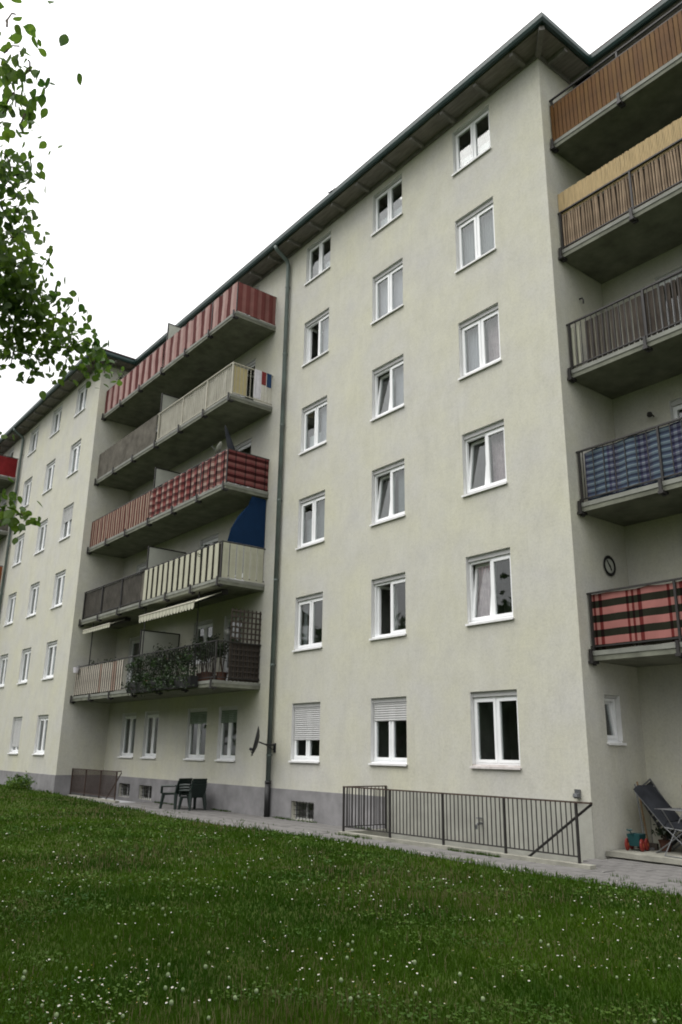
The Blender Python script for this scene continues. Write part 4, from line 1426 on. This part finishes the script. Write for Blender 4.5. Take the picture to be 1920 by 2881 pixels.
# small bird on the gutter
bd = thing('bird', (-15.72, -EV - 0.02, WTOP + 0.245), 'small dark bird perched on the green gutter of the middle house', 'bird', rz=R(30))
bd.scale = (0.75, 0.75, 0.75)
bdm = MB().tube([(-0.20, 0, 0.10), (-0.10, 0, 0.09), (0.0, 0, 0.10), (0.08, 0, 0.14), (0.11, 0, 0.19), (0.14, 0, 0.21), (0.19, 0, 0.20)], [0.012, 0.03, 0.055, 0.05, 0.038, 0.03, 0.004], 8)
bdm.tube([(0.0, 0.02, 0.06), (0.0, 0.02, 0.0)], 0.006, 5).tube([(0.0, -0.02, 0.06), (0.0, -0.02, 0.0)], 0.006, 5)
obj('body', bdm, BIRD, bd, smooth=True)

# ------------------------------------------------------------------ things on the terrace
ty = thing('toy_cart', (-8.40, 0.80, 0.131), 'red and teal plastic toy cart by the side wall on the terrace', 'toy', rz=R(100))
ty.scale = (0.62, 0.62, 0.8)
obj('tub', MB().add([(-0.17, -0.13, 0.10), (0.17, -0.13, 0.10), (0.17, 0.13, 0.10), (-0.17, 0.13, 0.10), (-0.24, -0.18, 0.34), (0.24, -0.18, 0.34), (0.24, 0.18, 0.34), (-0.24, 0.18, 0.34),
                     (-0.22, -0.16, 0.34), (0.22, -0.16, 0.34), (0.22, 0.16, 0.34), (-0.22, 0.16, 0.34), (-0.15, -0.11, 0.12), (0.15, -0.11, 0.12), (0.15, 0.11, 0.12), (-0.15, 0.11, 0.12)],
                    [(3, 2, 1, 0), (0, 1, 5, 4), (1, 2, 6, 5), (2, 3, 7, 6), (3, 0, 4, 7), (4, 5, 9, 8), (5, 6, 10, 9), (6, 7, 11, 10), (7, 4, 8, 11), (8, 9, 13, 12), (9, 10, 14, 13), (10, 11, 15, 14), (11, 8, 12, 15), (12, 13, 14, 15)]), TEAL, ty)
wr = Matrix.Rotation(R(90), 4, 'X')
for (wx, wy) in ((-0.16, -0.21), (0.16, -0.21), (-0.16, 0.21), (0.16, 0.21)):
    whl = obj('wheel', lambda: MB().lathe([(0.0, -0.035), (0.10, -0.035), (0.125, -0.02), (0.125, 0.02), (0.10, 0.035), (0.0, 0.035)], 16, axis=wr), REDP, ty, (wx, wy, 0.125), key='toywheel', smooth=False)
    obj('hub', lambda: MB().lathe([(0.0, -0.05), (0.03, -0.045), (0.035, 0.045), (0.0, 0.05)], 10, axis=wr), mat('orange_hub', (0.4, 0.12, 0.05), 0.5, 0.1), whl, key='toyhub')
obj('handle', MB().tube([(-0.24, 0, 0.3), (-0.42, 0, 0.42), (-0.44, 0.08, 0.44)], 0.014, 6).tube([(-0.44, 0, 0.44), (-0.44, -0.08, 0.44)], 0.014, 6), TEAL, ty)

br = thing('broom', (-8.42, 1.15, 0.131), 'wooden broom leaning upright in the terrace corner', 'broom')
obj('stick', MB().tube([(0.02, 0, 0.10), (-0.14, 0.08, 1.12)], 0.016, 8), WOODP, br)
obj('brush', MB().box(-0.16, 0.2, -0.035, 0.035, 0.0, 0.11), OLDW, br)
for (bx_, lb) in ((-8.36, 'thin grey garden rake leaning beside the broom'),):
    rk = thing('rake', (bx_, 1.0, 0.131), lb, 'rake')
    obj('stick', MB().tube([(0, 0, 0.03), (-0.18, 0.12, 1.08)], 0.013, 8), STEEL, rk)
    rkm = MB().box(-0.16, 0.16, -0.012, 0.012, 0.025, 0.05)
    for i in range(9):
        rkm.tube([(-0.15 + i * 0.0375, 0, 0.03), (-0.15 + i * 0.0375, -0.05, 0.0)], 0.005, 5)
    obj('head', rkm, STEEL, rk)

# reclining garden chair with dark cushion, back towards the corner
rc = thing('reclining_chair', (-7.72, 1.00, 0.131), 'steel framed reclining chair with dark navy cushion on the terrace', 'chair', rz=R(0))
rc.scale = (0.85, 0.85, 0.80)
frm = MB()
for sy in (-0.28, 0.28):
    frm.tube([(-0.72, sy, 1.22), (-0.12, sy, 0.52), (0.42, sy, 0.47), (0.86, sy, 0.20)], 0.015, 8)
    frm.tube([(-0.36, sy, 0.0), (0.30, sy, 0.48)], 0.014, 8)
    frm.tube([(0.46, sy, 0.0), (-0.20, sy, 0.60)], 0.014, 8)
frm.tube([(-0.72, -0.28, 1.22), (-0.72, 0.28, 1.22)], 0.015, 8).tube([(-0.36, -0.28, 0.012), (-0.36, 0.28, 0.012)], 0.014, 8).tube([(0.46, -0.28, 0.012), (0.46, 0.28, 0.012)], 0.014, 8)
obj('frame', frm, STEEL, rc)
def pad(pts, w_, th):
    mb = MB()
    vs_ = []
    for (x_, z_), nrm in pts:
        for sy in (-w_, w_):
            vs_.append((x_, sy, z_))
            vs_.append((x_ + nrm[0] * th, sy * 0.93, z_ + nrm[1] * th))
    fs_ = []
    for i in range(len(pts) - 1):
        a = 4 * i
        fs_ += [(a, a + 2, a + 6, a + 4), (a + 1, a + 5, a + 7, a + 3), (a, a + 4, a + 5, a + 1), (a + 2, a + 3, a + 7, a + 6)]
    e = 4 * (len(pts) - 1)
    fs_ += [(0, 1, 3, 2), (e, e + 2, e + 3, e + 1)]
    return mb.add(vs_, fs_)
obj('back_cushion', pad([((-0.74, 1.26), (0.74, 0.66)), ((-0.50, 0.98), (0.78, 0.62)), ((-0.30, 0.75), (0.75, 0.66)), ((-0.13, 0.55), (0.6, 0.8))], 0.30, 0.13), NAVY, rc)
obj('seat_cushion', pad([((-0.11, 0.54), (0, 1)), ((0.15, 0.52), (0, 1)), ((0.42, 0.49), (0.1, 1)), ((0.84, 0.22), (0.5, 0.9))], 0.29, 0.10), NAVY, rc)

# a second folded lounger back, plain dark, leaning on the wall behind
lg = thing('folded_lounger', (-8.62, 1.45, 0.131), 'folded dark green sun lounger leaning on the wall behind the recliner', 'lounger')
tf = Matrix.Rotation(R(-8), 4, 'X') @ Matrix.Rotation(R(-38), 4, 'Y')
lgm = MB()
ring(lgm, -0.04, 0.36, 0.0, 1.2, 0.025, -0.012, 0.012, tf)
obj('frame', lgm, STEEL, lg, (0.55, 0, 0.02))
for i in range(9):
    obj('strap', MB().box(-0.03, 0.35, -0.018, -0.0125, 0.06 + i * 0.125, 0.06 + i * 0.125 + 0.09, tf=tf), DISH, lg, (0.55, 0, 0.02))

# striped crates at the right edge
for i, (z_, mm, lb) in enumerate(((0.131, REDP, 'lower red slatted crate on the terrace at the frame edge'), (0.50, TEAL, 'middle teal crate of the terrace stack'), (0.87, REDP, 'upper red crate topmost of the terrace stack'))):
    cr_ = thing('crate', (-7.22, 1.15, z_), lb, 'crate', 'plastic crates stacked on the terrace')
    fmb = MB().box(-0.30, 0.30, -0.2, 0.2, 0.0, 0.02)
    for sx in (-1, 1):
        for sy in (-1, 1):
            fmb.box(sx * 0.30 - 0.018, sx * 0.30 + 0.018, sy * 0.2 - 0.018, sy * 0.2 + 0.018, 0.0205, 0.365)
    obj('frame', fmb, mm, cr_)
    for k in range(3):
        z0_ = 0.04 + k * 0.11
        for sy in (-0.2, 0.2):
            obj('slat', lambda: MB().box(-0.281, 0.281, -0.008, 0.008, 0, 0.085), mm, cr_, (0, sy, z0_), key=('crs', mm.name))
        for sx in (-0.30, 0.30):
            obj('slat', lambda: MB().box(-0.008, 0.008, -0.181, 0.181, 0, 0.085), mm, cr_, (sx, 0, z0_), key=('crt', mm.name))

# folding clothes airer, white wires
ar = thing('clothes_airer', (-7.15, 0.62, 0.131), 'low white wire clothes airer in front of the recliner', 'airer', rz=R(-15))
am = MB()
for sx in (-0.5, 0.5):
    am.tube([(sx, -0.28, 0.0), (sx, 0.25, 0.72)], 0.009, 6).tube([(sx, 0.28, 0.0), (sx, -0.25, 0.72)], 0.009, 6)
am.tube([(-0.5, -0.28, 0.01), (0.5, -0.28, 0.01)], 0.009, 6).tube([(-0.5, 0.28, 0.01), (0.5, 0.28, 0.01)], 0.009, 6)
obj('legs', am, STEEL, ar)
wm = MB()
for i in range(9):
    y_ = -0.27 + i * 0.0675
    wm.tube([(-0.62, y_, 0.72), (0.62, y_, 0.72)], 0.004, 5)
for sx in (-0.62, 0.62):
    wm.tube([(sx, -0.29, 0.72), (sx, 0.29, 0.72)], 0.008, 6)
obj('wires', wm, STEEL, ar)
pot_plant((-8.05, 1.12, 0.131), 0.22, 0.16, 'small leafy plant in a pot on the terrace floor behind the toy cart', leaves=120, pot=0.11)

# ------------------------------------------------------------------ bush at the foot of the far house
bs = thing('bush', (-31.6, -2.5, 0.18), 'low rounded green bush at the foot of the far house', 'bush')
sb, pts = MB(), []
for i in range(16):
    a = random.uniform(0, 6.28)
    rr = random.uniform(0.1, 0.75)
    t_ = Vector((math.cos(a) * rr * 1.3, math.sin(a) * rr * 0.6, random.uniform(0.15, 0.40) * (1 - 0.3 * rr)))
    sb.tube([(0, 0, 0), t_ * 0.5 + Vector((0, 0, 0.08)), t_], [0.02, 0.012, 0.006], 5)
    for s_ in (0.5, 0.75, 1.0):
        pts.append(t_ * s_)
obj('stem', sb, BARK, bs)
fb = MB()
leaf_cloud(fb, pts, 1600, 0.11, 0.05)
obj('foliage', fb, LEAF, bs, kind='stuff')


# ------------------------------------------------------------------ trees
def unproj(px, py, dist):
    d = fwd + cr * ((px - 960) / 2228.36) - cu * ((py - 1440.5) / 2228.36)
    return CAM + d.normalized() * dist


def proj(p):
    d = p - CAM
    z_ = d.dot(fwd)
    if z_ < 0.1:
        return None
    return (960 + 2228.36 * d.dot(cr) / z_, 1440.5 - 2228.36 * d.dot(cu) / z_)


def leaf_shape():
    mb = MB()
    prof = [(0, -0.5), (0.20, -0.42), (0.36, -0.22), (0.38, 0.0), (0.28, 0.22), (0.12, 0.40), (0, 0.56), (-0.12, 0.40), (-0.28, 0.22), (-0.38, 0.0), (-0.36, -0.22), (-0.20, -0.42)]
    vs_ = [(x_, y_, 0.10 * abs(x_) - 0.10 * y_ * y_) for x_, y_ in prof] + [(0, 0.02, 0)]
    return mb.add(vs_, [(i, (i + 1) % 12, 12) for i in range(12)])


def leaf_basis(p_out):
    """a hanging leaf: tip down and outward, face random"""
    t_ = Vector((random.gauss(0, 0.6), random.gauss(0, 0.6), -0.7 + random.gauss(0, 0.5))).normalized()
    n_ = Vector((random.gauss(0, 1), random.gauss(0, 1), random.gauss(0.5, 0.8)))
    x_ = t_.cross(n_).normalized()
    z_ = x_.cross(t_)
    return Matrix((x_, t_, z_)).transposed()


TR = thing('linden_tree', (-9.1, -13.6, 0.03), 'broadleaf tree whose leafy twigs hang into the upper left corner', 'tree')
base = Vector(TR.location)
trunk = [Vector((0, 0, 0)), Vector((0.05, 0.05, 1.5)), Vector((0.1, 0.1, 3.2)), Vector((0.05, 0.3, 5.5)), Vector((0.25, 0.35, 8.0)), Vector((0.2, 0.3, 10.5))]
tm = MB().tube([(0, 0, -0.05), (0, 0, 0.15)], [0.36, 0.27], 12, caps=False)
tm.tube(trunk, [0.26, 0.22, 0.19, 0.15, 0.09, 0.03], 12)
obj('trunk', tm, BARK, TR, smooth=True)


def trunk_at(z_):
    for i in range(len(trunk) - 1):
        if trunk[i].z <= z_ <= trunk[i + 1].z:
            t_ = (z_ - trunk[i].z) / (trunk[i + 1].z - trunk[i].z)
            return trunk[i].lerp(trunk[i + 1], t_)
    return trunk[-1].copy()


# leaf clusters: the ones that reach into the picture, then the rest of the crown behind the frame edge
seen = [(18, 60, 5.2, 4), (45, 40, 5.4, 3), (20, 75, 5.0, 3), (12, 150, 5.6, 7), (55, 130, 5.6, 4), (80, 170, 5.5, 4), (70, 215, 5.6, 7), (85, 200, 5.5, 4), (40, 260, 5.8, 8), (75, 320, 5.9, 6), (60, 345, 5.8, 6), (8, 320, 5.9, 8),
        (45, 300, 5.7, 5), (8, 430, 6.3, 8), (30, 470, 6.4, 10), (52, 490, 6.5, 7), (8, 530, 6.5, 14), (30, 580, 6.6, 12), (55, 600, 6.6, 8), (75, 650, 6.7, 6), (35, 670, 6.7, 12), (8, 650, 6.8, 16), (15, 720, 6.9, 20), (45, 750, 6.9, 16),
        (72, 775, 6.9, 10), (20, 790, 7.0, 24), (60, 810, 7.0, 16), (20, 850, 7.0, 24), (60, 870, 7.0, 20), (100, 850, 7.0, 12), (125, 840, 7.0, 8), (20, 920, 7.1, 22), (70, 930, 7.1, 18), (115, 905, 7.1, 14), (160, 880, 7.1, 10),
        (185, 900, 7.2, 6), (150, 930, 7.1, 10), (40, 990, 7.1, 12), (80, 1000, 7.1, 11), (105, 1040, 7.1, 10), (150, 975, 7.2, 8), (190, 980, 7.2, 7), (215, 965, 7.3, 8), (245, 1000, 7.3, 12), (262, 1025, 7.3, 12), (280, 1015, 7.3, 8),
        (295, 1050, 7.3, 3), (140, 1000, 7.2, 6), (90, 1060, 7.2, 5), (30, 1030, 7.2, 5), (10, 1430, 6.4, 7), (45, 1450, 6.4, 7), (70, 1460, 6.4, 4), (5, 1475, 6.4, 6), (2, 1255, 6.6, 4), (-40, 1430, 6.5, 7)]
clusters = []
for (px, py, ds, n_) in seen:
    clusters.append((unproj(px, py, ds) - base, n_, 0.08 if n_ < 9 else 0.115, True))
tries = 0
while tries < 1500 and sum(1 for c in clusters if not c[3]) < 300:
    tries += 1
    v = Vector((random.gauss(0, 1), random.gauss(0, 1), random.gauss(0, 1))).normalized() * (random.uniform(0.35, 1.0))
    p = Vector((0.4 + v.x * 3.9, 0.3 + v.y * 3.9, 7.0 + v.z * 4.6))
    if p.z < 3.0:
        continue
    pr = proj(p + base)
    if pr is not None and pr[0] > -70 and pr[0] < 2000 and pr[1] < 3000:
        continue
    clusters.append((p, 28, 0.26, False))
bm = MB()
leaves = []
for i, (p, n_, sp, vis) in enumerate(clusters):
    # limb from the trunk out to the cluster
    z0_ = max(2.6, min(9.8, p.z - 0.55 * math.hypot(p.x, p.y)))
    a = trunk_at(z0_)
    mid = a.lerp(p, 0.5) + Vector((random.uniform(-.12, .12), random.uniform(-.12, .12), 0.25))
    if not vis:
        bm.tube([a, a.lerp(mid, 0.5) + Vector((0, 0, 0.05)), mid, mid.lerp(p, 0.6), p], [0.045, 0.035, 0.024, 0.012, 0.004], 5, caps=False)
    else:
        q_ = min((c[0] for c in clusters[:len(seen)] if c[0] is not p and (c[0] - p).length > 0.05), key=lambda c: (c - p).length + 0.4 * abs(c.y - p.y))
        bm.tube([p, p.lerp(q_, 0.5) + Vector((0, 0, 0.03)), q_], [0.004, 0.005, 0.006], 4, caps=False)
    for _ in range(int(n_ * (4.2 if n_ > 13 else 3.4)) if vis and n_ > 6 else int(n_ * 1.4)):
        lp = p + Vector((random.gauss(0, sp), random.gauss(0, sp), random.gauss(0, sp * 0.9)))
        leaves.append((lp, random.uniform(0.045, 0.085) if vis else random.uniform(0.10, 0.15), vis))
obj('branches', bm, BARK, TR, kind='stuff')
vis_l = [l for l in leaves if l[2]]
random.shuffle(vis_l)
own = vis_l[:300]
rest = vis_l[300:] + [l for l in leaves if not l[2]]
lmesh = leaf_shape().mesh('leaf')
lmesh.materials.append(LEAF)
for lp, s, _ in own:
    o = obj('leaf', lmesh, LEAF, TR)
    m4 = leaf_basis(lp).to_4x4() @ Matrix.Scale(s, 4)
    m4.translation = lp
    o.matrix_local = m4
ls = leaf_shape()
lv = np.array(ls.v)
fm_ = MB()
VV, FF = [], []
for k, (lp, s, _) in enumerate(rest):
    bmx = np.array(leaf_basis(lp)) * s
    VV.append(lv @ bmx.T + np.array(lp))
    FF.append(np.array(ls.f) + 13 * k)
me = bpy.data.meshes.new('foliage')
VV, FF = np.concatenate(VV), np.concatenate(FF)
me.from_pydata(VV.tolist(), [], FF.tolist())
me.materials.append(LEAF)
o = bpy.data.objects.new('foliage', me)
o.parent = TR
o['kind'] = 'stuff'
COL.objects.link(o)

# trees across the lawn, behind the camera: the lower panes mirror them
def far_tree_parts():
    t = MB().tube([(0, 0, -0.1), (0.05, 0, 2.0), (-0.05, 0.1, 4.5), (0.1, 0, 7.5)], [0.28, 0.22, 0.15, 0.04], 10)
    lb, pts = MB(), []
    for i in range(34):
        a = random.uniform(0, 6.28)
        z0_ = random.uniform(1.8, 6.5)
        rr = random.uniform(1.0, 3.2)
        tip_ = Vector((math.cos(a) * rr, math.sin(a) * rr, z0_ + random.uniform(0.6, 2.6)))
        lb.tube([(0, 0, z0_), tip_ * 0.5 + Vector((0, 0, z0_ * 0.45)), tip_], [0.07, 0.04, 0.01], 5)
        for s_ in (0.55, 0.75, 0.9, 1.0):
            pts.append(Vector((0, 0, z0_)).lerp(tip_, s_))
    f = MB()
    leaf_cloud(f, pts, 6500, 0.62, 0.27)
    return t, lb, f


proto = thing('garden_tree', (-22, -24, 0), 'broad dark green tree across the lawn, facing the near windows', 'tree', 'trees across the lawn facing the house')
t_, lb_, f_ = far_tree_parts()
obj('trunk', t_, BARK, proto)
obj('branches', lb_, BARK, proto, kind='stuff')
obj('crown', f_, LEAF2, proto)
for (x_, y_, s_, r_, lb) in ((-30, -27, 1.3, 1.0, 'second from the camera side'), (-38, -25, 1.2, 2.2, 'facing the downpipe'), (-47, -28, 1.4, 4.0, 'facing the balconies'), (-15, -28, 1.25, 3.1, 'behind the photographer'), (-56, -26, 1.3, 0.5, 'facing the far house'),
                             (-7, -30, 1.3, 5.0, 'behind the near stairwell view'), (-66, -30, 1.45, 2.9, 'farthest away'), (-26, -33, 1.5, 2.0, 'in the second row, nearer'), (-42, -34, 1.5, 5.2, 'in the second row, farther')):
    c = copy_tree(proto)
    c.location = (x_, y_, 0)
    c.scale = (s_, s_, s_)
    c.rotation_euler = (0, 0, r_)
    c['label'] = 'broad dark green tree across the lawn, ' + lb

hd = thing('hedge', (-36, -40, 0), 'long dark hedge added out of view behind the trees across the lawn', 'hedge')  # unseen, added to block the bright sky mirrored below the tree crowns
hm = MB()
pts = [(random.uniform(-46, 46), random.uniform(-0.7, 0.7), random.uniform(0.2, 3.4)) for _ in range(2600)]
leaf_cloud(hm, pts, 15000, 0.25, 0.30)
obj('foliage', hm, LEAF2, hd, kind='stuff')
obj('stems', MB().box(-46, 46, -0.35, 0.35, -0.1, 3.0), BARK, hd)

# ------------------------------------------------------------------ grass, daisies, seed heads
def lawn_z_np(x, y):
    t = np.clip((-x - 21.0) / 9.0, 0, 1)
    return 0.03 + 0.20 * t * t * (3 - 2 * t) + 0.03 * np.sin(x * 0.6) * np.sin(y * 0.8 + 1)


def inside(x, y):
    ok = (y < YL + 0.06 + 0.07 * np.sin(x * 3.1 + 1.7 * np.sin(x * 1.3)) + 0.04 * np.sin(x * 11.0)) & (x > -58) & (x < 6)
    return ok & ~((x < AX - PER + 0.02) & (y > -STEP_Y - 0.03))


def clump(x, y):
    return (np.sin(x * 1.9 + 0.7 * np.sin(y * 1.3)) * np.sin(y * 2.3 + 0.9 * np.sin(x * 1.1)) + 0.6 * np.sin(x * 4.7 + y * 3.1) * np.sin(y * 5.3 - x * 2.2))


def blades(n, hmin, hmax, wd, name, m, dmin=3.4, dmax=45.0, power=0.55, keep=None, straight=False):
    u = rng.random(n)
    d = dmin * (dmax / dmin) ** (u ** (1 / (1 + power)) if False else u)
    az = YAW + np.radians(rng.uniform(-52, 46, n))
    x = CAM.x - np.sin(az) * d
    y = CAM.y + np.cos(az) * d
    ok = inside(x, y)
    if keep is not None:
        ok &= keep(x, y)
    x, y, d = x[ok], y[ok], d[ok]
    n = len(x)
    z = lawn_z_np(x, y)
    cl = clump(x, y)
    h = rng.uniform(hmin, hmax, n) * (1 + 0.28 * cl)
    edge = y > YL - 0.25
    h = np.where(edge, h * rng.uniform(0.7, 1.7, n), h)
    wv = wd * np.clip(d / 7.0, 0.8, 4.0) ** 0.8 * rng.uniform(0.7, 1.3, n)
    a = rng.uniform(0, 2 * np.pi, n)
    lean = rng.uniform(0.1, 0.8, n) * h * (0.4 if straight else 1.0)
    la = rng.uniform(0, 2 * np.pi, n)
    dx, dy = np.cos(a) * wv, np.sin(a) * wv
    lx, ly = np.cos(la) * lean, np.sin(la) * lean
    V = np.empty((n, 5, 3))
    V[:, 0] = np.stack([x - dx, y - dy, z - 0.01], 1)
    V[:, 1] = np.stack([x + dx, y + dy, z - 0.01], 1)
    V[:, 2] = np.stack([x - dx * 0.8 + lx * 0.35, y - dy * 0.8 + ly * 0.35, z + h * 0.6], 1)
    V[:, 3] = np.stack([x + dx * 0.8 + lx * 0.35, y + dy * 0.8 + ly * 0.35, z + h * 0.6], 1)
    V[:, 4] = np.stack([x + lx, y + ly, z + h], 1)
    base_ = (np.arange(n) * 5)[:, None]
    T = np.concatenate([base_ + np.array([0, 1, 3]), base_ + np.array([0, 3, 2]), base_ + np.array([2, 3, 4])], 0)
    me_ = bpy.data.meshes.new(name)
    me_.vertices.add(n * 5)
    me_.vertices.foreach_set('co', V.ravel())
    me_.loops.add(len(T) * 3)
    me_.loops.foreach_set('vertex_index', T.ravel().astype(np.int32))
    me_.polygons.add(len(T))
    me_.polygons.foreach_set('loop_start', (np.arange(len(T)) * 3).astype(np.int32))
    me_.update(calc_edges=True)
    me_.materials.append(m)
    o_ = bpy.data.objects.new(name, me_)
    COL.objects.link(o_)
    o_['kind'] = 'stuff'
    return o_


blades(620000, 0.026, 0.066, 0.0038, 'grass', GRASS)
def clover():
    rg = np.random.default_rng(21)
    n = 60000
    d = 4.5 * (26 / 4.5) ** rg.random(n)
    az = YAW + np.radians(rg.uniform(-34, 42, n))
    x = CAM.x - np.sin(az) * d
    y = CAM.y + np.cos(az) * d
    k = np.sin(x * 1.3 + 1.2 * np.sin(y * 1.9)) * np.sin(y * 1.6 - x * 0.4) + 0.5 * np.sin(x * 5.1) * np.sin(y * 4.3)
    ok = inside(x, y) & (k > 0.25)
    x, y, d = x[ok], y[ok], d[ok]
    n = len(x)
    z = lawn_z_np(x, y) + rg.uniform(0.03, 0.062, n)
    r_ = rg.uniform(0.008, 0.017, n) * np.clip(d / 9, 0.9, 2.2)
    a = rg.uniform(0, 2 * np.pi, n)
    tx, ty = rg.uniform(-.5, .5, n), rg.uniform(-.5, .5, n)
    V = np.empty((n, 6, 3))
    for i in range(6):
        aa = a + i * np.pi / 3
        cx, cy = np.cos(aa) * r_, np.sin(aa) * r_ * 0.8
        V[:, i] = np.stack([x + cx, y + cy, z + cx * tx + cy * ty], 1)
    me_ = bpy.data.meshes.new('clover')
    me_.vertices.add(n * 6)
    me_.vertices.foreach_set('co', V.ravel())
    me_.loops.add(n * 6)
    me_.loops.foreach_set('vertex_index', np.arange(n * 6, dtype=np.int32))
    me_.polygons.add(n)
    me_.polygons.foreach_set('loop_start', (np.arange(n) * 6).astype(np.int32))
    me_.update(calc_edges=True)
    me_.materials.append(CLOVER)
    o_ = bpy.data.objects.new('clover', me_)
    COL.objects.link(o_)
    o_['kind'] = 'stuff'


clover()
blades(130000, 0.05, 0.125, 0.0022, 'seed_grass', HAY, keep=lambda x, y: rng.random(len(x)) < np.clip(0.9 * (np.sin(x * 0.7 + 1.0) * np.sin(y * 0.9 + x * 0.3 + 2.0) - 0.1) + 0.25 * (y > -5.5), 0.04, 0.7), straight=True)

def weeds():
    V, F = [], []
    k = 0
    for _ in range(900):
        r_ = random.random()
        if r_ < 0.45:
            x_, y_ = random.uniform(-25.5, -14.1), random.gauss(-0.06, 0.03)
        elif r_ < 0.75:
            x_, y_ = random.uniform(-14.1, -8.2), random.gauss(-1.335, 0.02)
        else:
            x_, y_ = random.uniform(-22, -4.5), random.choice([-1.30, -1.80, -1.55, -2.0]) + random.gauss(0, 0.02)
        if not (y_ < -0.03):
            y_ = -0.04
        if math.sin(x_ * 1.7) + 0.6 * math.sin(x_ * 4.1) < 0.1:
            continue
        for _b in range(9):
            a = random.uniform(0, 6.28)
            h = random.uniform(0.02, 0.075)
            bx, by = x_ + random.gauss(0, 0.02), y_ + random.gauss(0, 0.008)
            dx, dy = 0.006 * math.cos(a), 0.006 * math.sin(a)
            V += [(bx - dx, by - dy, 0.0), (bx + dx, by + dy, 0.0), (bx + random.gauss(0, .02), by + random.gauss(0, .02), 0.02 + h)]
            F.append((k, k + 1, k + 2))
            k += 3
    me_ = bpy.data.meshes.new('weeds')
    me_.from_pydata(V, [], F)
    me_.materials.append(GRASS)
    o_ = bpy.data.objects.new('weeds', me_)
    COL.objects.link(o_)
    o_['kind'] = 'stuff'


weeds()

# daisies: small white heads scattered in drifts
def scatter(n, dmin, dmax, thr, seed):
    rg = np.random.default_rng(seed)
    d = dmin * (dmax / dmin) ** rg.random(n)
    az = YAW + np.radians(rg.uniform(-34, 40, n))
    x = CAM.x - np.sin(az) * d
    y = CAM.y + np.cos(az) * d
    k = (np.sin(x * 1.7 + 2.0 * np.sin(y * 0.7)) * np.sin(y * 1.9 + 1.5 * np.sin(x * 0.8)))
    ok = inside(x, y - 0.1) & (k > thr)
    return x[ok], y[ok]


dm = MB()
dx_, dy_ = scatter(3600, 4.5, 24, 0.40, 3)
da_, db_ = scatter(1500, 6.0, 26, -0.6, 31)
dx_, dy_ = np.concatenate([dx_, da_]), np.concatenate([dy_, db_])
for x_, y_ in zip(dx_, dy_):
    d_ = math.hypot(x_ - CAM.x, y_ - CAM.y)
    z_ = lawn_z(x_, y_) + random.uniform(0.04, 0.075)
    r_ = random.uniform(0.006, 0.011) * min(1.35, max(0.9, d_ / 11))
    tx, ty_ = random.uniform(-.4, .4), random.uniform(-.4, .4)
    pts = [(x_ + r_ * math.cos(k * 1.047), y_ + r_ * math.sin(k * 1.047), z_ + r_ * (tx * math.cos(k * 1.047) + ty_ * math.sin(k * 1.047))) for k in range(6)]
    dm.add(pts, [(0, 1, 2, 3, 4, 5)], 0)
    e_ = r_ * 0.35
    dm.add([(x_ - e_, y_ - e_, z_ + 0.003), (x_ + e_, y_ - e_, z_ + 0.003), (x_ + e_, y_ + e_, z_ + 0.003), (x_ - e_, y_ + e_, z_ + 0.003)], [(0, 1, 2, 3)], 1)
    dm.add([(x_ - 0.001, y_, z_), (x_ + 0.001, y_, z_), (x_ + 0.001, y_ + .004, lawn_z(x_, y_)), (x_ - 0.001, y_ + .004, lawn_z(x_, y_))], [(0, 1, 2, 3)], 2)
obj('daisies', dm, [PETAL, YOLK, GRASS], kind='stuff')

# dandelion seed heads, each its own thing
def seed_head():
    mb = MB()
    for i in range(70):
        zc = 1 - 2 * (i + 0.5) / 70
        rr = math.sqrt(max(0, 1 - zc * zc))
        a = i * 2.39996
        d_ = Vector((rr * math.cos(a), rr * math.sin(a), zc))
        c_ = Vector((0, 0, 0.13))
        t = d_.orthogonal().normalized()
        s = d_.cross(t)
        e = c_ + d_ * 0.021
        mb.add([c_, e + t * 0.005, e - t * 0.005], [(0, 1, 2)], 0)
        mb.add([e + t * 0.006, e + s * 0.006, e - t * 0.006, e - s * 0.006], [(0, 1, 2, 3)], 0)
    mb.tube([(0, 0, -0.01), (0.004, 0.003, 0.06), (0, 0, 0.125)], 0.0022, 5, mi=1)
    mb.lathe([(0.0, 0.122), (0.005, 0.125), (0.005, 0.134), (0.0, 0.137)], 6, mi=1)
    return mb


shm = seed_head()
sme = shm.mesh('dandelion')
sme.materials.append(FLUFF)
sme.materials.append(GRASS)
sme.polygons.foreach_set('material_index', shm.m)
sx_, sy_ = scatter(520, 5.5, 24, -0.45, 11)
for x_, y_ in list(zip(sx_, sy_))[:220]:
    o = bpy.data.objects.new('dandelion', sme)
    o.location = (x_, y_, lawn_z(x_, y_))
    s_ = random.uniform(0.42, 0.70)
    o.scale = (s_, s_, s_ * 1.15)
    o.rotation_euler = (random.uniform(-.15, .15), random.uniform(-.15, .15), random.uniform(0, 6))
    COL.objects.link(o)
    tag(o, 'pale fluffy dandelion seed head standing in the lawn', 'dandelion', 'dandelion seed heads in the lawn')
